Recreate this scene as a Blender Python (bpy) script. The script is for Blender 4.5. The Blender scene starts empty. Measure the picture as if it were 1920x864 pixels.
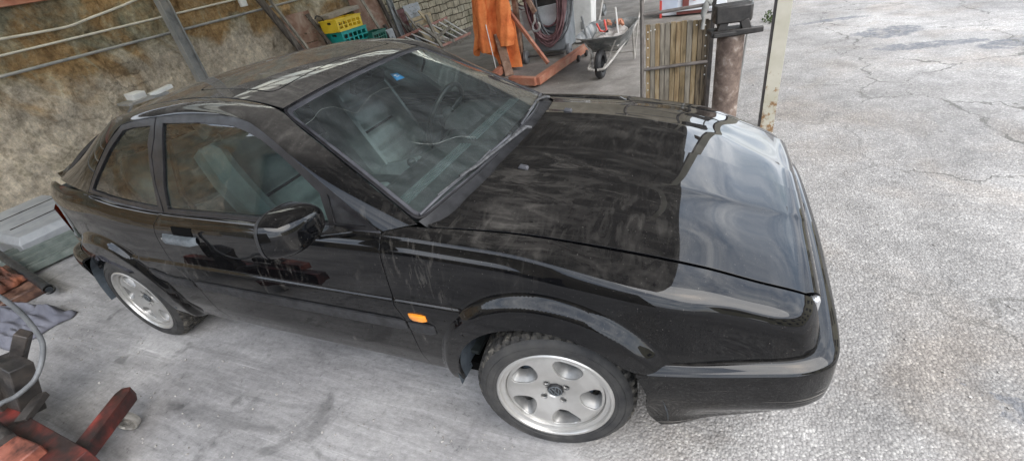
import bpy, bmesh, math, random
import numpy as np
from mathutils import Vector, Matrix
from mathutils.geometry import delaunay_2d_cdt
random.seed(7); rng = np.random.default_rng(7)
scene = bpy.context.scene
COL = scene.collection
PI = math.pi
R = math.radians

# ------------------------------------------------------------------ materials
def new_mat(name):
    m = bpy.data.materials.new(name); m.use_nodes = True
    nt = m.node_tree; nt.nodes.clear()
    out = nt.nodes.new('ShaderNodeOutputMaterial')
    return m, nt, out
def N(nt, typ, **kw):
    n = nt.nodes.new(typ)
    for k, v in kw.items():
        if k.startswith('i_'):
            key = k[2:]
            key = int(key) if key.isdigit() else key.replace('_', ' ')
            n.inputs[key].default_value = v
        else: setattr(n, k, v)
    return n
def noise(nt, vec, scale, detail=6, rough=.55, dist=0.):
    n = N(nt, 'ShaderNodeTexNoise', i_Scale=scale, i_Detail=detail, i_Roughness=rough, i_Distortion=dist)
    if vec is not None: nt.links.new(vec, n.inputs['Vector'])
    return n.outputs['Fac']
def ramp(nt, fac, stops, interp='LINEAR'):
    r = nt.nodes.new('ShaderNodeValToRGB'); r.color_ramp.interpolation = interp
    el = r.color_ramp.elements
    while len(el) < len(stops): el.new(.5)
    for e, (p, c) in zip(el, stops):
        e.position = p
        e.color = (c, c, c, 1) if isinstance(c, (int, float)) else (*c, 1)
    nt.links.new(fac, r.inputs[0]); return r.outputs[0]
def math_(nt, op, a, b=None, clamp=False):
    n = N(nt, 'ShaderNodeMath', operation=op, use_clamp=clamp)
    for i, v in enumerate((a, b)):
        if v is None: continue
        if isinstance(v, (int, float)): n.inputs[i].default_value = v
        else: nt.links.new(v, n.inputs[i])
    return n.outputs[0]
def mixc(nt, fac, a, b, mode='MIX'):
    n = N(nt, 'ShaderNodeMix', data_type='RGBA', blend_type=mode)
    for i, v in ((0, fac), (6, a), (7, b)):
        if isinstance(v, (int, float)): n.inputs[i].default_value = v
        elif isinstance(v, tuple): n.inputs[i].default_value = (*v, 1)
        else: nt.links.new(v, n.inputs[i])
    return n.outputs[2]
def coords(nt, kind='Object', scale=(1, 1, 1), rot=(0, 0, 0)):
    t = nt.nodes.new('ShaderNodeTexCoord')
    mp = N(nt, 'ShaderNodeMapping'); mp.inputs['Scale'].default_value = scale; mp.inputs['Rotation'].default_value = rot
    nt.links.new(t.outputs[kind], mp.inputs[0]); return mp.outputs[0]
def bump(nt, h, strength=.3, dist=.01):
    b = N(nt, 'ShaderNodeBump', i_Strength=strength, i_Distance=dist)
    nt.links.new(h, b.inputs['Height']); return b.outputs[0]
def M(name, c1, c2=None, c3=None, scale=6, rough=(.5, .7), metal=0, bmp=0, bscale=60, stretch=(1, 1, 1),
      lo=.35, hi=.65, coat=0, spec=.5, detail=8, bdist=.004):
    m, nt, out = new_mat(name)
    p = N(nt, 'ShaderNodeBsdfPrincipled', i_Metallic=metal)
    p.inputs['Specular IOR Level'].default_value = spec
    p.inputs['Coat Weight'].default_value = coat; p.inputs['Coat Roughness'].default_value = .06
    v = coords(nt, 'Object', stretch)
    f = noise(nt, v, scale, detail, .62, .3)
    st = [(lo, c1), (hi, c2 or c1)]
    if c3: st = [(lo, c1), ((lo+hi)/2, c2), (hi, c3)]
    nt.links.new(ramp(nt, f, st), p.inputs['Base Color'])
    f2 = noise(nt, v, scale*2.7, 4)
    nt.links.new(ramp(nt, f2, [(.3, rough[0]), (.7, rough[1])]), p.inputs['Roughness'])
    if bmp: nt.links.new(bump(nt, noise(nt, v, bscale, 6), bmp, bdist), p.inputs['Normal'])
    nt.links.new(p.outputs[0], out.inputs[0]); return m

# ------------------------------------------------------------------ mesh helpers
class MB:
    def __init__(s): s.v = []; s.f = []
    def add(s, vs, fs):
        o = len(s.v); s.v += [tuple(map(float, q)) for q in vs]; s.f += [tuple(i+o for i in f) for f in fs]; return s
    def box(s, c, size, rot=None, taper=1):
        hx, hy, hz = (q/2 for q in size); vs = []
        for z in (-1, 1):
            t = taper if z > 0 else 1
            for x, y in ((-1, -1), (1, -1), (1, 1), (-1, 1)): vs.append(Vector((x*hx*t, y*hy*t, z*hz)))
        if rot is not None:
            if not isinstance(rot, Matrix): rot = Matrix.Rotation(rot[2], 3, 'Z') @ Matrix.Rotation(rot[1], 3, 'Y') @ Matrix.Rotation(rot[0], 3, 'X')
            vs = [rot @ q for q in vs]
        c = Vector(c)
        return s.add([q+c for q in vs], [(3, 2, 1, 0), (4, 5, 6, 7), (0, 1, 5, 4), (1, 2, 6, 5), (2, 3, 7, 6), (3, 0, 4, 7)])
    def beam(s, a, b, w, h, up=(0, 0, 1)):
        a, b = Vector(a), Vector(b); d = (b-a); L = d.length; d.normalize(); up = Vector(up)
        x = d.cross(up)
        if x.length < 1e-4: x = d.cross(Vector((1, 0, 0)))
        x.normalize(); y = x.cross(d); m = Matrix((x, d, y)).transposed()
        return s.box((a+b)/2, (w, L, h), m)
    def hbeam(s, a, b, w, h, t=.012, up=(0, 1, 0)):
        a, b = Vector(a), Vector(b); d = (b-a).normalized(); up = Vector(up)
        x = d.cross(up).normalized(); y = x.cross(d)
        for k in (-1, 1): s.beam(a+y*k*(h/2-t/2), b+y*k*(h/2-t/2), w, t, up)
        s.beam(a, b, t*.8, h-2*t-.001, up); return s
    def tube(s, pts, r, n=10, caps=True):
        P = [Vector(p) for p in pts]; rr = r if hasattr(r, '__len__') else [r]*len(P)
        o = len(s.v); t0 = (P[1]-P[0]).normalized(); a = t0.cross(Vector((0, 0, 1)))
        if a.length < .05: a = t0.cross(Vector((1, 0, 0)))
        a.normalize()
        for i, p in enumerate(P):
            t = (P[min(i+1, len(P)-1)]-P[max(i-1, 0)]).normalized()
            a = (a-t*a.dot(t)).normalized(); b = t.cross(a)
            for k in range(n):
                w = 2*PI*k/n; s.v.append(tuple(p+(a*math.cos(w)+b*math.sin(w))*rr[i]))
        for i in range(len(P)-1):
            for k in range(n):
                k2 = (k+1) % n; s.f.append((o+i*n+k, o+i*n+k2, o+(i+1)*n+k2, o+(i+1)*n+k))
        if caps:
            s.f.append(tuple(o+k for k in range(n))[::-1]); s.f.append(tuple(o+(len(P)-1)*n+k for k in range(n)))
        return s
    def lathe(s, prof, n=48, origin=(0, 0, 0), rot=None, closed=False):
        """profile (r, h) round local z"""
        o = len(s.v); org = Vector(origin); vs = []
        for r, h in prof:
            for k in range(n):
                w = 2*PI*k/n; q = Vector((r*math.cos(w), r*math.sin(w), h))
                if rot is not None: q = rot @ q
                vs.append(tuple(q+org))
        s.v += vs; m = len(prof)
        for i in range(m if closed else m-1):
            j = (i+1) % m
            for k in range(n):
                k2 = (k+1) % n; s.f.append((o+i*n+k, o+i*n+k2, o+j*n+k2, o+j*n+k))
        return s
    def prism(s, poly, d, M4):
        """2-D outline extruded by d along local z, placed by matrix M4"""
        n = len(poly); vs = [M4 @ Vector((x, y, 0)) for x, y in poly]+[M4 @ Vector((x, y, d)) for x, y in poly]
        return s.add(vs, [tuple(range(n))[::-1], tuple(range(n, 2*n))]+[(i, (i+1) % n, n+(i+1) % n, n+i) for i in range(n)])
    def grid(s, P, closed_u=False, closed_v=False):
        P = np.asarray(P); a, b = P.shape[:2]; o = len(s.v); s.v += [tuple(map(float, q)) for q in P.reshape(-1, 3)]
        for i in range(a if closed_u else a-1):
            for j in range(b if closed_v else b-1):
                i2, j2 = (i+1) % a, (j+1) % b
                s.f.append((o+i*b+j, o+i2*b+j, o+i2*b+j2, o+i*b+j2))
        return s
def tag(o, label=None, cat=None, group=None, kind=None):
    for k, v in (('label', label), ('category', cat), ('group', group), ('kind', kind)):
        if v: o[k] = v
    return o
def obj(name, mb, mat, parent=None, org=None, sharp=35, bevel=0, subd=0, solid=0, normals=None, loc=(0, 0, 0), rz=0):
    vs, fs = mb.v, mb.f
    if org is None: org = parent['_o'] if parent is not None and '_o' in parent else None
    if org is not None: vs = [(x-org[0], y-org[1], z-org[2]) for x, y, z in vs]
    me = bpy.data.meshes.new(name); me.from_pydata(vs, [], fs); me.update()
    if normals is None:
        bm = bmesh.new(); bm.from_mesh(me); bmesh.ops.recalc_face_normals(bm, faces=bm.faces); bm.to_mesh(me); bm.free()
    me.materials.append(mat)
    me.polygons.foreach_set('use_smooth', [True]*len(me.polygons))
    if normals is None: me.set_sharp_from_angle(angle=R(sharp))
    else: me.normals_split_custom_set_from_vertices([tuple(n) for n in normals])
    o = bpy.data.objects.new(name, me); COL.objects.link(o)
    if parent is not None: o.parent = parent
    if parent is None and org is not None: o.location = org
    elif parent is None: o.location = loc; o.rotation_euler = (0, 0, rz)
    if solid: m = o.modifiers.new('s', 'SOLIDIFY'); m.thickness = solid; m.offset = -1
    if bevel:
        m = o.modifiers.new('b', 'BEVEL'); m.width = bevel; m.segments = 2; m.limit_method = 'ANGLE'; m.angle_limit = R(40)
    if subd: m = o.modifiers.new('u', 'SUBSURF'); m.levels = m.render_levels = subd
    return o
def thing(name, loc, label, cat, group=None, rz=0, org=False):
    o = bpy.data.objects.new(name, None); COL.objects.link(o); o.location = loc; o.rotation_euler = (0, 0, rz); o.empty_display_size = .2
    tag(o, label, cat, group)
    if org: o['_o'] = list(loc)          # children given in world coordinates
    return o
def copy_tree(o, parent=None, loc=None, rz=None):
    c = o.copy(); COL.objects.link(c)
    if parent is not None: c.parent = parent
    if loc is not None: c.location = loc
    if rz is not None: c.rotation_euler = (0, 0, rz)
    for ch in list(o.children): copy_tree(ch, c)
    return c
def finish_org():
    for o in scene.objects:
        if '_o' in o: del o['_o']

# ------------------------------------------------------------------ smooth interpolation
def pchip(xk, yk):
    xk = np.asarray(xk, float); yk = np.asarray(yk, float)
    one = yk.ndim == 1
    if one: yk = yk[:, None]
    h = np.diff(xk)[:, None]; d = np.diff(yk, axis=0)/h
    m = np.zeros_like(yk)
    if len(xk) > 2:
        w1 = 2*h[1:]+h[:-1]; w2 = h[1:]+2*h[:-1]
        ok = d[:-1]*d[1:] > 0
        with np.errstate(divide='ignore', invalid='ignore'):
            hm = (w1+w2)/(w1/d[:-1]+w2/d[1:])
        m[1:-1] = np.where(ok, hm, 0)
    m[0] = d[0]; m[-1] = d[-1]
    def f(x):
        x = np.asarray(x, float); i = np.clip(np.searchsorted(xk, x)-1, 0, len(xk)-2)
        hh = (xk[i+1]-xk[i])[..., None]; t = np.clip((x-xk[i])[..., None]/hh, 0, 1)
        r = ((1+2*t)*(1-t)**2*yk[i]+t*(1-t)**2*hh*m[i]+t*t*(3-2*t)*yk[i+1]+t*t*(t-1)*hh*m[i+1])
        return r[..., 0] if one else r
    return f
def smooth(a): a = np.clip(a, 0, 1); return a*a*(3-2*a)
def densify(poly, h, closed=True):
    out = []; n = len(poly)
    for i in range(n if closed else n-1):
        a, b = np.array(poly[i], float), np.array(poly[(i+1) % n], float)
        k = max(1, int(math.ceil(np.linalg.norm(b-a)/h)))
        for j in range(k): out.append(a+(b-a)*j/k)
    if not closed: out.append(np.array(poly[-1], float))
    return np.array(out)
def inside(poly, P):
    x, y = P[:, 0], P[:, 1]; r = np.zeros(len(P), bool); n = len(poly)
    for i in range(n):
        x1, y1 = poly[i]; x2, y2 = poly[(i+1) % n]
        if y1 == y2: continue
        c = ((y1 > y) != (y2 > y)) & (x < (x2-x1)*(y-y1)/(y2-y1)+x1); r ^= c
    return r
def area2(p): p = np.asarray(p); q = np.roll(p, -1, 0); return .5*np.sum(p[:, 0]*q[:, 1]-q[:, 0]*p[:, 1])
def round_poly(poly, r, n=5):
    out = []; m = len(poly); rr = r if hasattr(r, '__len__') else [r]*m
    for i in range(m):
        a, b, c = (np.array(poly[(i+k) % m], float) for k in (-1, 0, 1))
        if rr[i] <= 0: out.append(b); continue
        u, w = a-b, c-b; lu, lw = np.linalg.norm(u), np.linalg.norm(w); q = min(rr[i], lu*.45, lw*.45)
        p0, p1 = b+u/lu*q, b+w/lw*q
        for k in range(n+1):
            t = k/n; out.append((1-t)**2*p0+2*t*(1-t)*b+t*t*p1)
    return out
def surf_mesh(f, outline, holes=(), h=.03, lip=.015, rnd=.002, center=(-1.2, 0, .6), mb=None, nrm=None, flip=1, hole_lip=True, extra=None):
    """trimmed surface: f(u, v) -> (n,3); returns MB and vertex normals"""
    loops = [densify(o, h) for o in (outline, *holes)]
    B = np.vstack(loops); lo, hi = loops[0].min(0), loops[0].max(0)
    gu, gv = np.meshgrid(np.arange(lo[0]+h/2, hi[0], h), np.arange(lo[1]+h/2, hi[1], h))
    G = np.stack([gu.ravel(), gv.ravel()], 1); ok = inside(loops[0], G)
    for q in loops[1:]: ok &= ~inside(q, G)
    G = G[ok]
    if len(G):
        d = np.min(np.linalg.norm(G[:, None]-B[None], axis=2), axis=1); G = G[d > h*.45]
    if extra is not None:
        X_ = np.array(extra, float); ok = inside(loops[0], X_)
        for q in loops[1:]: ok &= ~inside(q, X_)
        X_ = X_[ok]; d = np.array([np.min(np.linalg.norm(B-x, axis=1)) for x in X_]); X_ = X_[d > .004]
        if len(G): d = np.array([np.min(np.linalg.norm(X_-x, axis=1)) for x in G]); G = G[d > h*.55]
        G = np.vstack([G, X_])
    P = np.vstack([B, G]); E = []; o = 0
    for q in loops: E += [(o+i, o+(i+1) % len(q)) for i in range(len(q))]; o += len(q)
    V, _, T, *_ = delaunay_2d_cdt([Vector(p) for p in P], E, [], 0, 1e-7)
    V = np.array([tuple(v) for v in V]); T = [tuple(t) for t in T]
    C = np.array([V[list(t)].mean(0) for t in T]); ok = inside(loops[0], C)
    for q in loops[1:]: ok &= ~inside(q, C)
    T = [t for t, k in zip(T, ok) if k]
    ctr = np.array(center)
    def norm(U):
        e = 1e-4; a = f(U[:, 0]+e, U[:, 1])-f(U[:, 0]-e, U[:, 1]); b = f(U[:, 0], U[:, 1]+e)-f(U[:, 0], U[:, 1]-e)
        n = np.cross(a, b); n /= np.linalg.norm(n, axis=1, keepdims=True)+1e-12
        p = f(U[:, 0], U[:, 1]); s = np.sign(np.sum(n*(p-ctr), axis=1, keepdims=True)); s[s == 0] = 1
        return p, n*s*flip
    mb = mb or MB(); nrm = nrm if nrm is not None else []
    p, n = norm(V); o = len(mb.v)
    def push(q, nn): k = len(mb.v); mb.v += [tuple(map(float, a)) for a in q]; nrm.extend(tuple(map(float, a)) for a in nn); return k
    push(p, n)
    for t in T:
        a, b, c = (p[i] for i in t)
        s = np.dot(np.cross(b-a, c-a), n[t[0]]); t = t if s > 0 else t[::-1]
        mb.f.append(tuple(o+i for i in t))
    if lip:
        for li, q in enumerate(loops):
            if li and not hole_lip: continue
            sg = np.sign(area2(q)); tn = np.roll(q, -1, 0)-np.roll(q, 1, 0); tn /= np.linalg.norm(tn, axis=1, keepdims=True)+1e-12
            out = np.stack([tn[:, 1], -tn[:, 0]], 1)*sg*(1 if li == 0 else -1)
            p, n = norm(q); e = 1e-3; od = f(q[:, 0]+out[:, 0]*e, q[:, 1]+out[:, 1]*e)-p
            od -= n*np.sum(od*n, axis=1, keepdims=True); od /= np.linalg.norm(od, axis=1, keepdims=True)+1e-12
            m = len(q)
            a = push(p, n); b = push(p-n*rnd+od*rnd*.7, od); c = push(p-n*lip+od*rnd*.7, od)
            for i in range(m):
                j = (i+1) % m
                for s0, s1 in ((a, b), (b, c)):
                    fc = (s0+i, s0+j, s1+j, s1+i)
                    P4 = [np.array(mb.v[k]) for k in fc]
                    if np.dot(np.cross(P4[1]-P4[0], P4[3]-P4[0]), np.array(nrm[s1+i])) < 0: fc = fc[::-1]
                    mb.f.append(fc)
    return mb, nrm
def loft(curves, n=24, bulge=None):
    """curves: list of point lists -> f(u in 0..1 along, v in 0..1 across)"""
    C = []
    for c in curves:
        c = np.array(c, float); L = np.r_[0, np.cumsum(np.linalg.norm(np.diff(c, axis=0), axis=1))]; C.append(pchip(L/L[-1], c))
    vk = np.linspace(0, 1, len(C))
    def f(u, v):
        u = np.clip(np.asarray(u, float), 0, 1); v = np.clip(np.asarray(v, float), 0, 1)
        P = np.stack([c(u) for c in C], 1)            # n,k,3
        if len(C) == 2: return P[:, 0]*(1-v)[:, None]+P[:, 1]*v[:, None]
        if len(C) == 3:
            a = (2*(v-.5)*(v-1))[:, None]; b = (4*v*(1-v))[:, None]; c = (2*v*(v-.5))[:, None]
            return P[:, 0]*a+P[:, 1]*b+P[:, 2]*c
        out = np.zeros((len(u), 3)); k = np.clip((v*(len(C)-1)).astype(int), 0, len(C)-2); t = (v*(len(C)-1)-k)[:, None]
        idx = np.arange(len(u)); g = lambda i: P[idx, np.clip(i, 0, len(C)-1)]
        p0, p1, p2, p3 = g(k-1), g(k), g(k+1), g(k+2)
        return .5*((2*p1)+(-p0+p2)*t+(2*p0-5*p1+4*p2-p3)*t*t+(-p0+3*p1-3*p2+p3)*t**3)
    return f
def mirror(f): 
    def g(u, v): p = f(u, v).copy(); p[:, 1] *= -1; return p
    return g
# ================================================================== CAR MATERIALS
def car_paint():
    m, nt, out = new_mat('black_paint_with_dust')
    p = N(nt, 'ShaderNodeBsdfPrincipled', i_Roughness=.25, i_Base_Color=(.0018, .0020, .0026, 1))
    p.inputs['Specular IOR Level'].default_value = .0; p.inputs['Coat Weight'].default_value = 1; p.inputs['Coat Roughness'].default_value = .03; p.inputs['Coat IOR'].default_value = 1.42
    g = nt.nodes.new('ShaderNodeNewGeometry'); sx = N(nt, 'ShaderNodeSeparateXYZ'); nt.links.new(g.outputs['Normal'], sx.inputs[0])
    v = coords(nt, 'Object')
    v2 = coords(nt, 'Object', (2.4, 4.2, 4), (0, 0, .5))
    va = coords(nt, 'Object', (2.2, 6.5, 3), (0, 0, .75)); vb = coords(nt, 'Object', (6.5, 2.0, 3), (0, 0, .45)); vc = coords(nt, 'Object', (1.5, 7.0, 3), (0, 0, -.25))
    s1 = ramp(nt, noise(nt, va, 2.4, 9, .62, 1.3), [(.46, 0), (.56, .35), (.70, 1)]); s2 = ramp(nt, noise(nt, vb, 2.6, 9, .62, 1.5), [(.48, 0), (.58, .35), (.72, 1)]); s3 = ramp(nt, noise(nt, vc, 2.2, 9, .66, .9), [(.44, 0), (.70, 1)])
    sel = ramp(nt, noise(nt, v, 2.3, 3, .5, .5), [(.42, 0), (.58, 1)])
    sm = mixc(nt, sel, s1, s2); sm2 = math_(nt, 'MULTIPLY', s3, ramp(nt, noise(nt, v, 3.1, 4, .6, .5), [(.40, .15), (.62, 1)]))
    big = ramp(nt, noise(nt, v, 1.7, 4, .5, .4), [(.35, .35), (.65, 1)])
    fine = ramp(nt, noise(nt, v, 60, 6, .7), [(.35, .75), (.7, 1)])
    pos = N(nt, 'ShaderNodeSeparateXYZ'); nt.links.new(v, pos.inputs[0])
    x = pos.outputs[0]; z = pos.outputs[2]                 # object origin: ground under the cabin middle
    up = ramp(nt, sx.outputs[2], [(.45, 0.03), (.97, 1)])
    fr = ramp(nt, math_(nt, 'MULTIPLY_ADD', x, .5), [(.0, 1), (1, 1)])
    fwd = N(nt, 'ShaderNodeMapRange', i_From_Min=1.9, i_From_Max=1.45, i_To_Min=.42, i_To_Max=1.0); nt.links.new(x, fwd.inputs[0])
    roof = N(nt, 'ShaderNodeMapRange', i_From_Min=1.08, i_From_Max=1.2, i_To_Min=0, i_To_Max=1); nt.links.new(z, roof.inputs[0])
    a = math_(nt, 'MULTIPLY', math_(nt, 'ADD', math_(nt, 'MULTIPLY', sm, .15), math_(nt, 'MULTIPLY', sm2, .11)), big)
    a = math_(nt, 'ADD', a, .022)
    a = math_(nt, 'MULTIPLY', a, fwd.outputs[0])
    b = math_(nt, 'MULTIPLY', math_(nt, 'ADD', math_(nt, 'MULTIPLY', sm, .07), .12), roof.outputs[0])
    a = math_(nt, 'MULTIPLY', math_(nt, 'ADD', a, b), up)
    a = math_(nt, 'MULTIPLY', a, fine)
    low = N(nt, 'ShaderNodeMapRange', i_From_Min=.62, i_From_Max=.25, i_To_Min=0, i_To_Max=.020); nt.links.new(z, low.inputs[0])
    # specks and dried drips on the sides
    spk = ramp(nt, noise(nt, v, 160, 2, .5), [(.70, 0), (.76, .30)])
    drip = ramp(nt, noise(nt, coords(nt, 'Object', (13, 3, 2.4)), 2.0, 8, .7, 1.2), [(.54, 0), (.74, .16)])
    drx = N(nt, 'ShaderNodeMapRange', i_From_Min=1.55, i_From_Max=.95); nt.links.new(math_(nt, 'ABSOLUTE', math_(nt, 'SUBTRACT', x, .0)), drx.inputs[0])
    dm = ramp(nt, noise(nt, v, 2.4, 3), [(.50, 0), (.62, 1)])
    a = math_(nt, 'ADD', math_(nt, 'ADD', a, low.outputs[0]), math_(nt, 'ADD', math_(nt, 'MULTIPLY', spk, .5), math_(nt, 'MULTIPLY', math_(nt, 'MULTIPLY', drip, dm), math_(nt, 'MULTIPLY', math_(nt, 'SUBTRACT', 1., up, True), drx.outputs[0]))))
    scr = ramp(nt, noise(nt, coords(nt, 'Object', (1.2, 1.2, 70), (.04, .03, 0)), 2.2, 3, .5, .15), [(.665, 0), (.69, .35)])
    lz_ = N(nt, 'ShaderNodeMapRange', i_From_Min=.52, i_From_Max=.44); nt.links.new(z, lz_.inputs[0]); lx_ = N(nt, 'ShaderNodeMapRange', i_From_Min=1.5, i_From_Max=1.6); nt.links.new(x, lx_.inputs[0])
    scm = ramp(nt, noise(nt, v, 5, 3), [(.45, 0), (.6, 1)])
    a = math_(nt, 'ADD', a, math_(nt, 'MULTIPLY', math_(nt, 'MULTIPLY', scr, scm), math_(nt, 'MULTIPLY', lz_.outputs[0], lx_.outputs[0])))
    a = math_(nt, 'ADD', a, .001, True)
    d = N(nt, 'ShaderNodeBsdfDiffuse', i_Color=(.40, .37, .33, 1), i_Roughness=.5)
    mx = nt.nodes.new('ShaderNodeMixShader'); nt.links.new(a, mx.inputs[0]); nt.links.new(p.outputs[0], mx.inputs[1]); nt.links.new(d.outputs[0], mx.inputs[2])
    rr = ramp(nt, a, [(0, .02), (.3, .045)]); nt.links.new(rr, p.inputs['Coat Roughness'])
    bb = bump(nt, noise(nt, v, 2.2, 2), .008, .01); nt.links.new(bb, p.inputs['Coat Normal'])
    nt.links.new(mx.outputs[0], out.inputs[0]); return m
def glass_mat(name, tint, dust, streak=True):
    m, nt, out = new_mat(name)
    t = N(nt, 'ShaderNodeBsdfTransparent', i_Color=(*tint, 1)); g = N(nt, 'ShaderNodeBsdfGlossy', i_Roughness=.015, i_Color=(1, 1, 1, 1))
    fr = N(nt, 'ShaderNodeFresnel', i_IOR=1.62); f2 = math_(nt, 'ADD', math_(nt, 'MULTIPLY', fr.outputs[0], 1.0), .0, True)
    mx = nt.nodes.new('ShaderNodeMixShader'); nt.links.new(f2, mx.inputs[0]); nt.links.new(t.outputs[0], mx.inputs[1]); nt.links.new(g.outputs[0], mx.inputs[2])
    v = coords(nt, 'Object', (1.2, 3.5, 1.2), (0, 0, .3))
    n1 = ramp(nt, noise(nt, v, 3, 8, .65, 1.0), [(.36, .35), (.68, 1)]); n2 = ramp(nt, noise(nt, coords(nt, 'Object'), 90, 4, .7), [(.4, .7), (.7, 1)])
    a = math_(nt, 'MULTIPLY', math_(nt, 'MULTIPLY', n1, n2), dust)
    d = N(nt, 'ShaderNodeBsdfDiffuse', i_Color=(.50, .54, .54, 1)); mx2 = nt.nodes.new('ShaderNodeMixShader')
    nt.links.new(a, mx2.inputs[0]); nt.links.new(mx.outputs[0], mx2.inputs[1]); nt.links.new(d.outputs[0], mx2.inputs[2])
    nt.links.new(mx2.outputs[0], out.inputs[0]); return m
PAINT = car_paint()
GLASS_W = glass_mat('windscreen_glass_dusty', (.90, .97, .95), .10)
GLASS_S = glass_mat('side_glass_tinted', (.66, .78, .75), .03)
SEAL = M('dusty_rubber_seal', (.02, .02, .023), (.095, .095, .105), scale=9, rough=(.35, .6), lo=.3, hi=.75)
FRAME = M('satin_black_window_frame', (.006, .006, .007), (.028, .026, .028), scale=12, rough=(.3, .5), lo=.35, hi=.8)
PLASTIC = M('dark_plastic', (.012, .012, .013), (.03, .03, .032), scale=20, rough=(.45, .65), bmp=.1, bscale=300)
GAP = M('black_void', (.002, .002, .002), rough=(.9, .95), spec=.1)
LINER = M('wheel_arch_liner', (.03, .037, .045), (.11, .13, .15), scale=8, rough=(.25, .5), bmp=.3, bscale=15)
LEATHER = M('dusty_black_leather', (.09, .11, .108), (.20, .235, .23), scale=5, rough=(.35, .5), bmp=.25, bscale=180)
CABIN = M('cabin_plastic', (.016, .020, .020), (.045, .055, .054), scale=10, rough=(.5, .7), bmp=.15, bscale=250)
TYRE = M('tyre_rubber', (.016, .016, .017), (.045, .043, .040), scale=9, rough=(.65, .85), bmp=.35, bscale=120)
TREAD = M('muddy_tread', (.018, .017, .016), (.055, .050, .042), (.22, .20, .165), scale=30, rough=(.8, .95), bmp=.6, bscale=200, lo=.40, hi=.74)
ALLOY = M('silver_alloy', (.42, .41, .39), (.54, .53, .51), scale=7, rough=(.30, .42), metal=.72, bmp=.04, bscale=200)
ALLOYD = M('shaded_alloy_recess', (.20, .20, .195), (.30, .295, .285), scale=14, rough=(.4, .55), metal=.6)  # copy of the alloy with the recess shade put into its colour
AMBER = M('amber_lens', (.80, .24, .01), (.90, .32, .02), scale=30, rough=(.12, .2), coat=1)
LENSR = M('red_lens', (.35, .035, .012), (.50, .07, .02), scale=20, rough=(.15, .25), coat=1)
HANDLE = M('worn_grey_handle', (.06, .07, .078), (.13, .145, .155), scale=30, rough=(.35, .5))
CHROME = M('mirror_silver', (.7, .72, .74), metal=1, rough=(.03, .06))
BLUE = M('blue_sticker', (.02, .33, .75), (.03, .42, .85), scale=20, rough=(.4, .5))
WHITE_INK = M('white_print', (.8, .82, .84), rough=(.5, .6))
DUSTLINE = M('dusty_wiper_arm', (.02, .02, .022), (.10, .10, .10), scale=30, rough=(.4, .6))
WIRE = M('aerial_wire', (.16, .17, .16), (.34, .34, .33), scale=30, rough=(.3, .4))

# ================================================================== BODY SURFACE
Y0 = np.array([.700, .765, .785, .797, .803, .804, .802, .795, .778, .768, .745, .718, .69, .51, .33, .30, .15, 0])
Z0 = np.array([.19, .25, .33, .46, .58, .628, .66, .74, .838, .853, .888, .893, .893, .923, .941, .949, .953, .955])
SK = np.r_[0, np.cumsum(np.hypot(np.diff(Y0), np.diff(Z0)))]
seamZ = pchip([-.47, -.1, .2, .45, .6, .70, .74, .76], [.893, .872, .838, .790, .735, .695, .672, .655])
beltZ = pchip([-3.25, -3.05, -2.8, -2.4, -2.1, -1.8, -1.2, -.47], [.90, .93, .95, .945, .905, .886, .886, .888])
seamY = pchip([-.47, -.1, .2, .45, .6, .74, .76], [.69, .655, .645, .627, .600, .560, .55])
taper = pchip([-3.24, -3.18, -3.12, -3.05, -2.95, -2.8, -2.6, -2.4, -2.1, 0, .2, .37, .55, .70, .735, .752, .77], [.40, .28, .20, .150, .105, .060, .022, .006, 0, 0, .004, .015, .065, .115, .150, .190, .25])
crownf = pchip([-.47, -.1, .3, .6, .76], [.062, .062, .052, .038, .030])
creaseY = pchip([-.47, .1, .4, .68, .76], [.33, .33, .31, .235, .19])
def rows(x):
    x = np.asarray(x, float); n = len(x); K = len(Y0)
    Y = np.repeat(Y0[None], n, 0); Z = np.repeat(Z0[None], n, 0)
    t = taper(x); Y[:, :12] -= t[:, None]
    sz, sy, cr, cy = seamZ(x), seamY(x), crownf(x), creaseY(x)
    z10 = np.where(x > -.47, sz-.005, beltZ(x))
    Z[:, 10] = z10; Z[:, 9] = z10-.034; Z[:, 8] = z10-.047
    sy = np.where(x > -.47, sy, np.minimum(sy, Y[:, 10]-.05)); Y[:, 12] = sy; Y[:, 10] = np.maximum(Y[:, 10], sy+.02); Y[:, 11] = sy+(Y[:, 10]-sy)*.52
    Z[:, 11] = z10+.005; Z[:, 12] = np.where(x > -.47, sz, z10+.006)
    fac = (Z[:, 8]-.25)/(.841-.25); fac = np.where(x > -.47, fac, 1)
    for k in range(1, 8): Z[:, k] = .25+(Z0[k]-.25)*fac
    kf = smooth((x+.15)/.45)
    ysd = Y0[7]-t+.002; dd = ysd-sy
    for k, a_, b_ in ((11, .42, .007), (10, .74, .021), (9, .90, .043), (8, .975, .072), (7, 1.0, .118)):
        Y[:, k] = Y[:, k]*(1-kf)+(sy+dd*a_)*kf; Z[:, k] = Z[:, k]*(1-kf)+(sz-b_)*kf
    Y[:, 14] = cy; Y[:, 15] = cy-.03; Y[:, 16] = (cy-.03)*.5; Y[:, 13] = (sy+cy)/2
    Z[:, 13] = sz+cr*.50; Z[:, 14] = sz+cr*.77; Z[:, 15] = sz+cr*.885; Z[:, 16] = sz+cr*.965; Z[:, 17] = sz+cr
    return Y, Z
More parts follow.
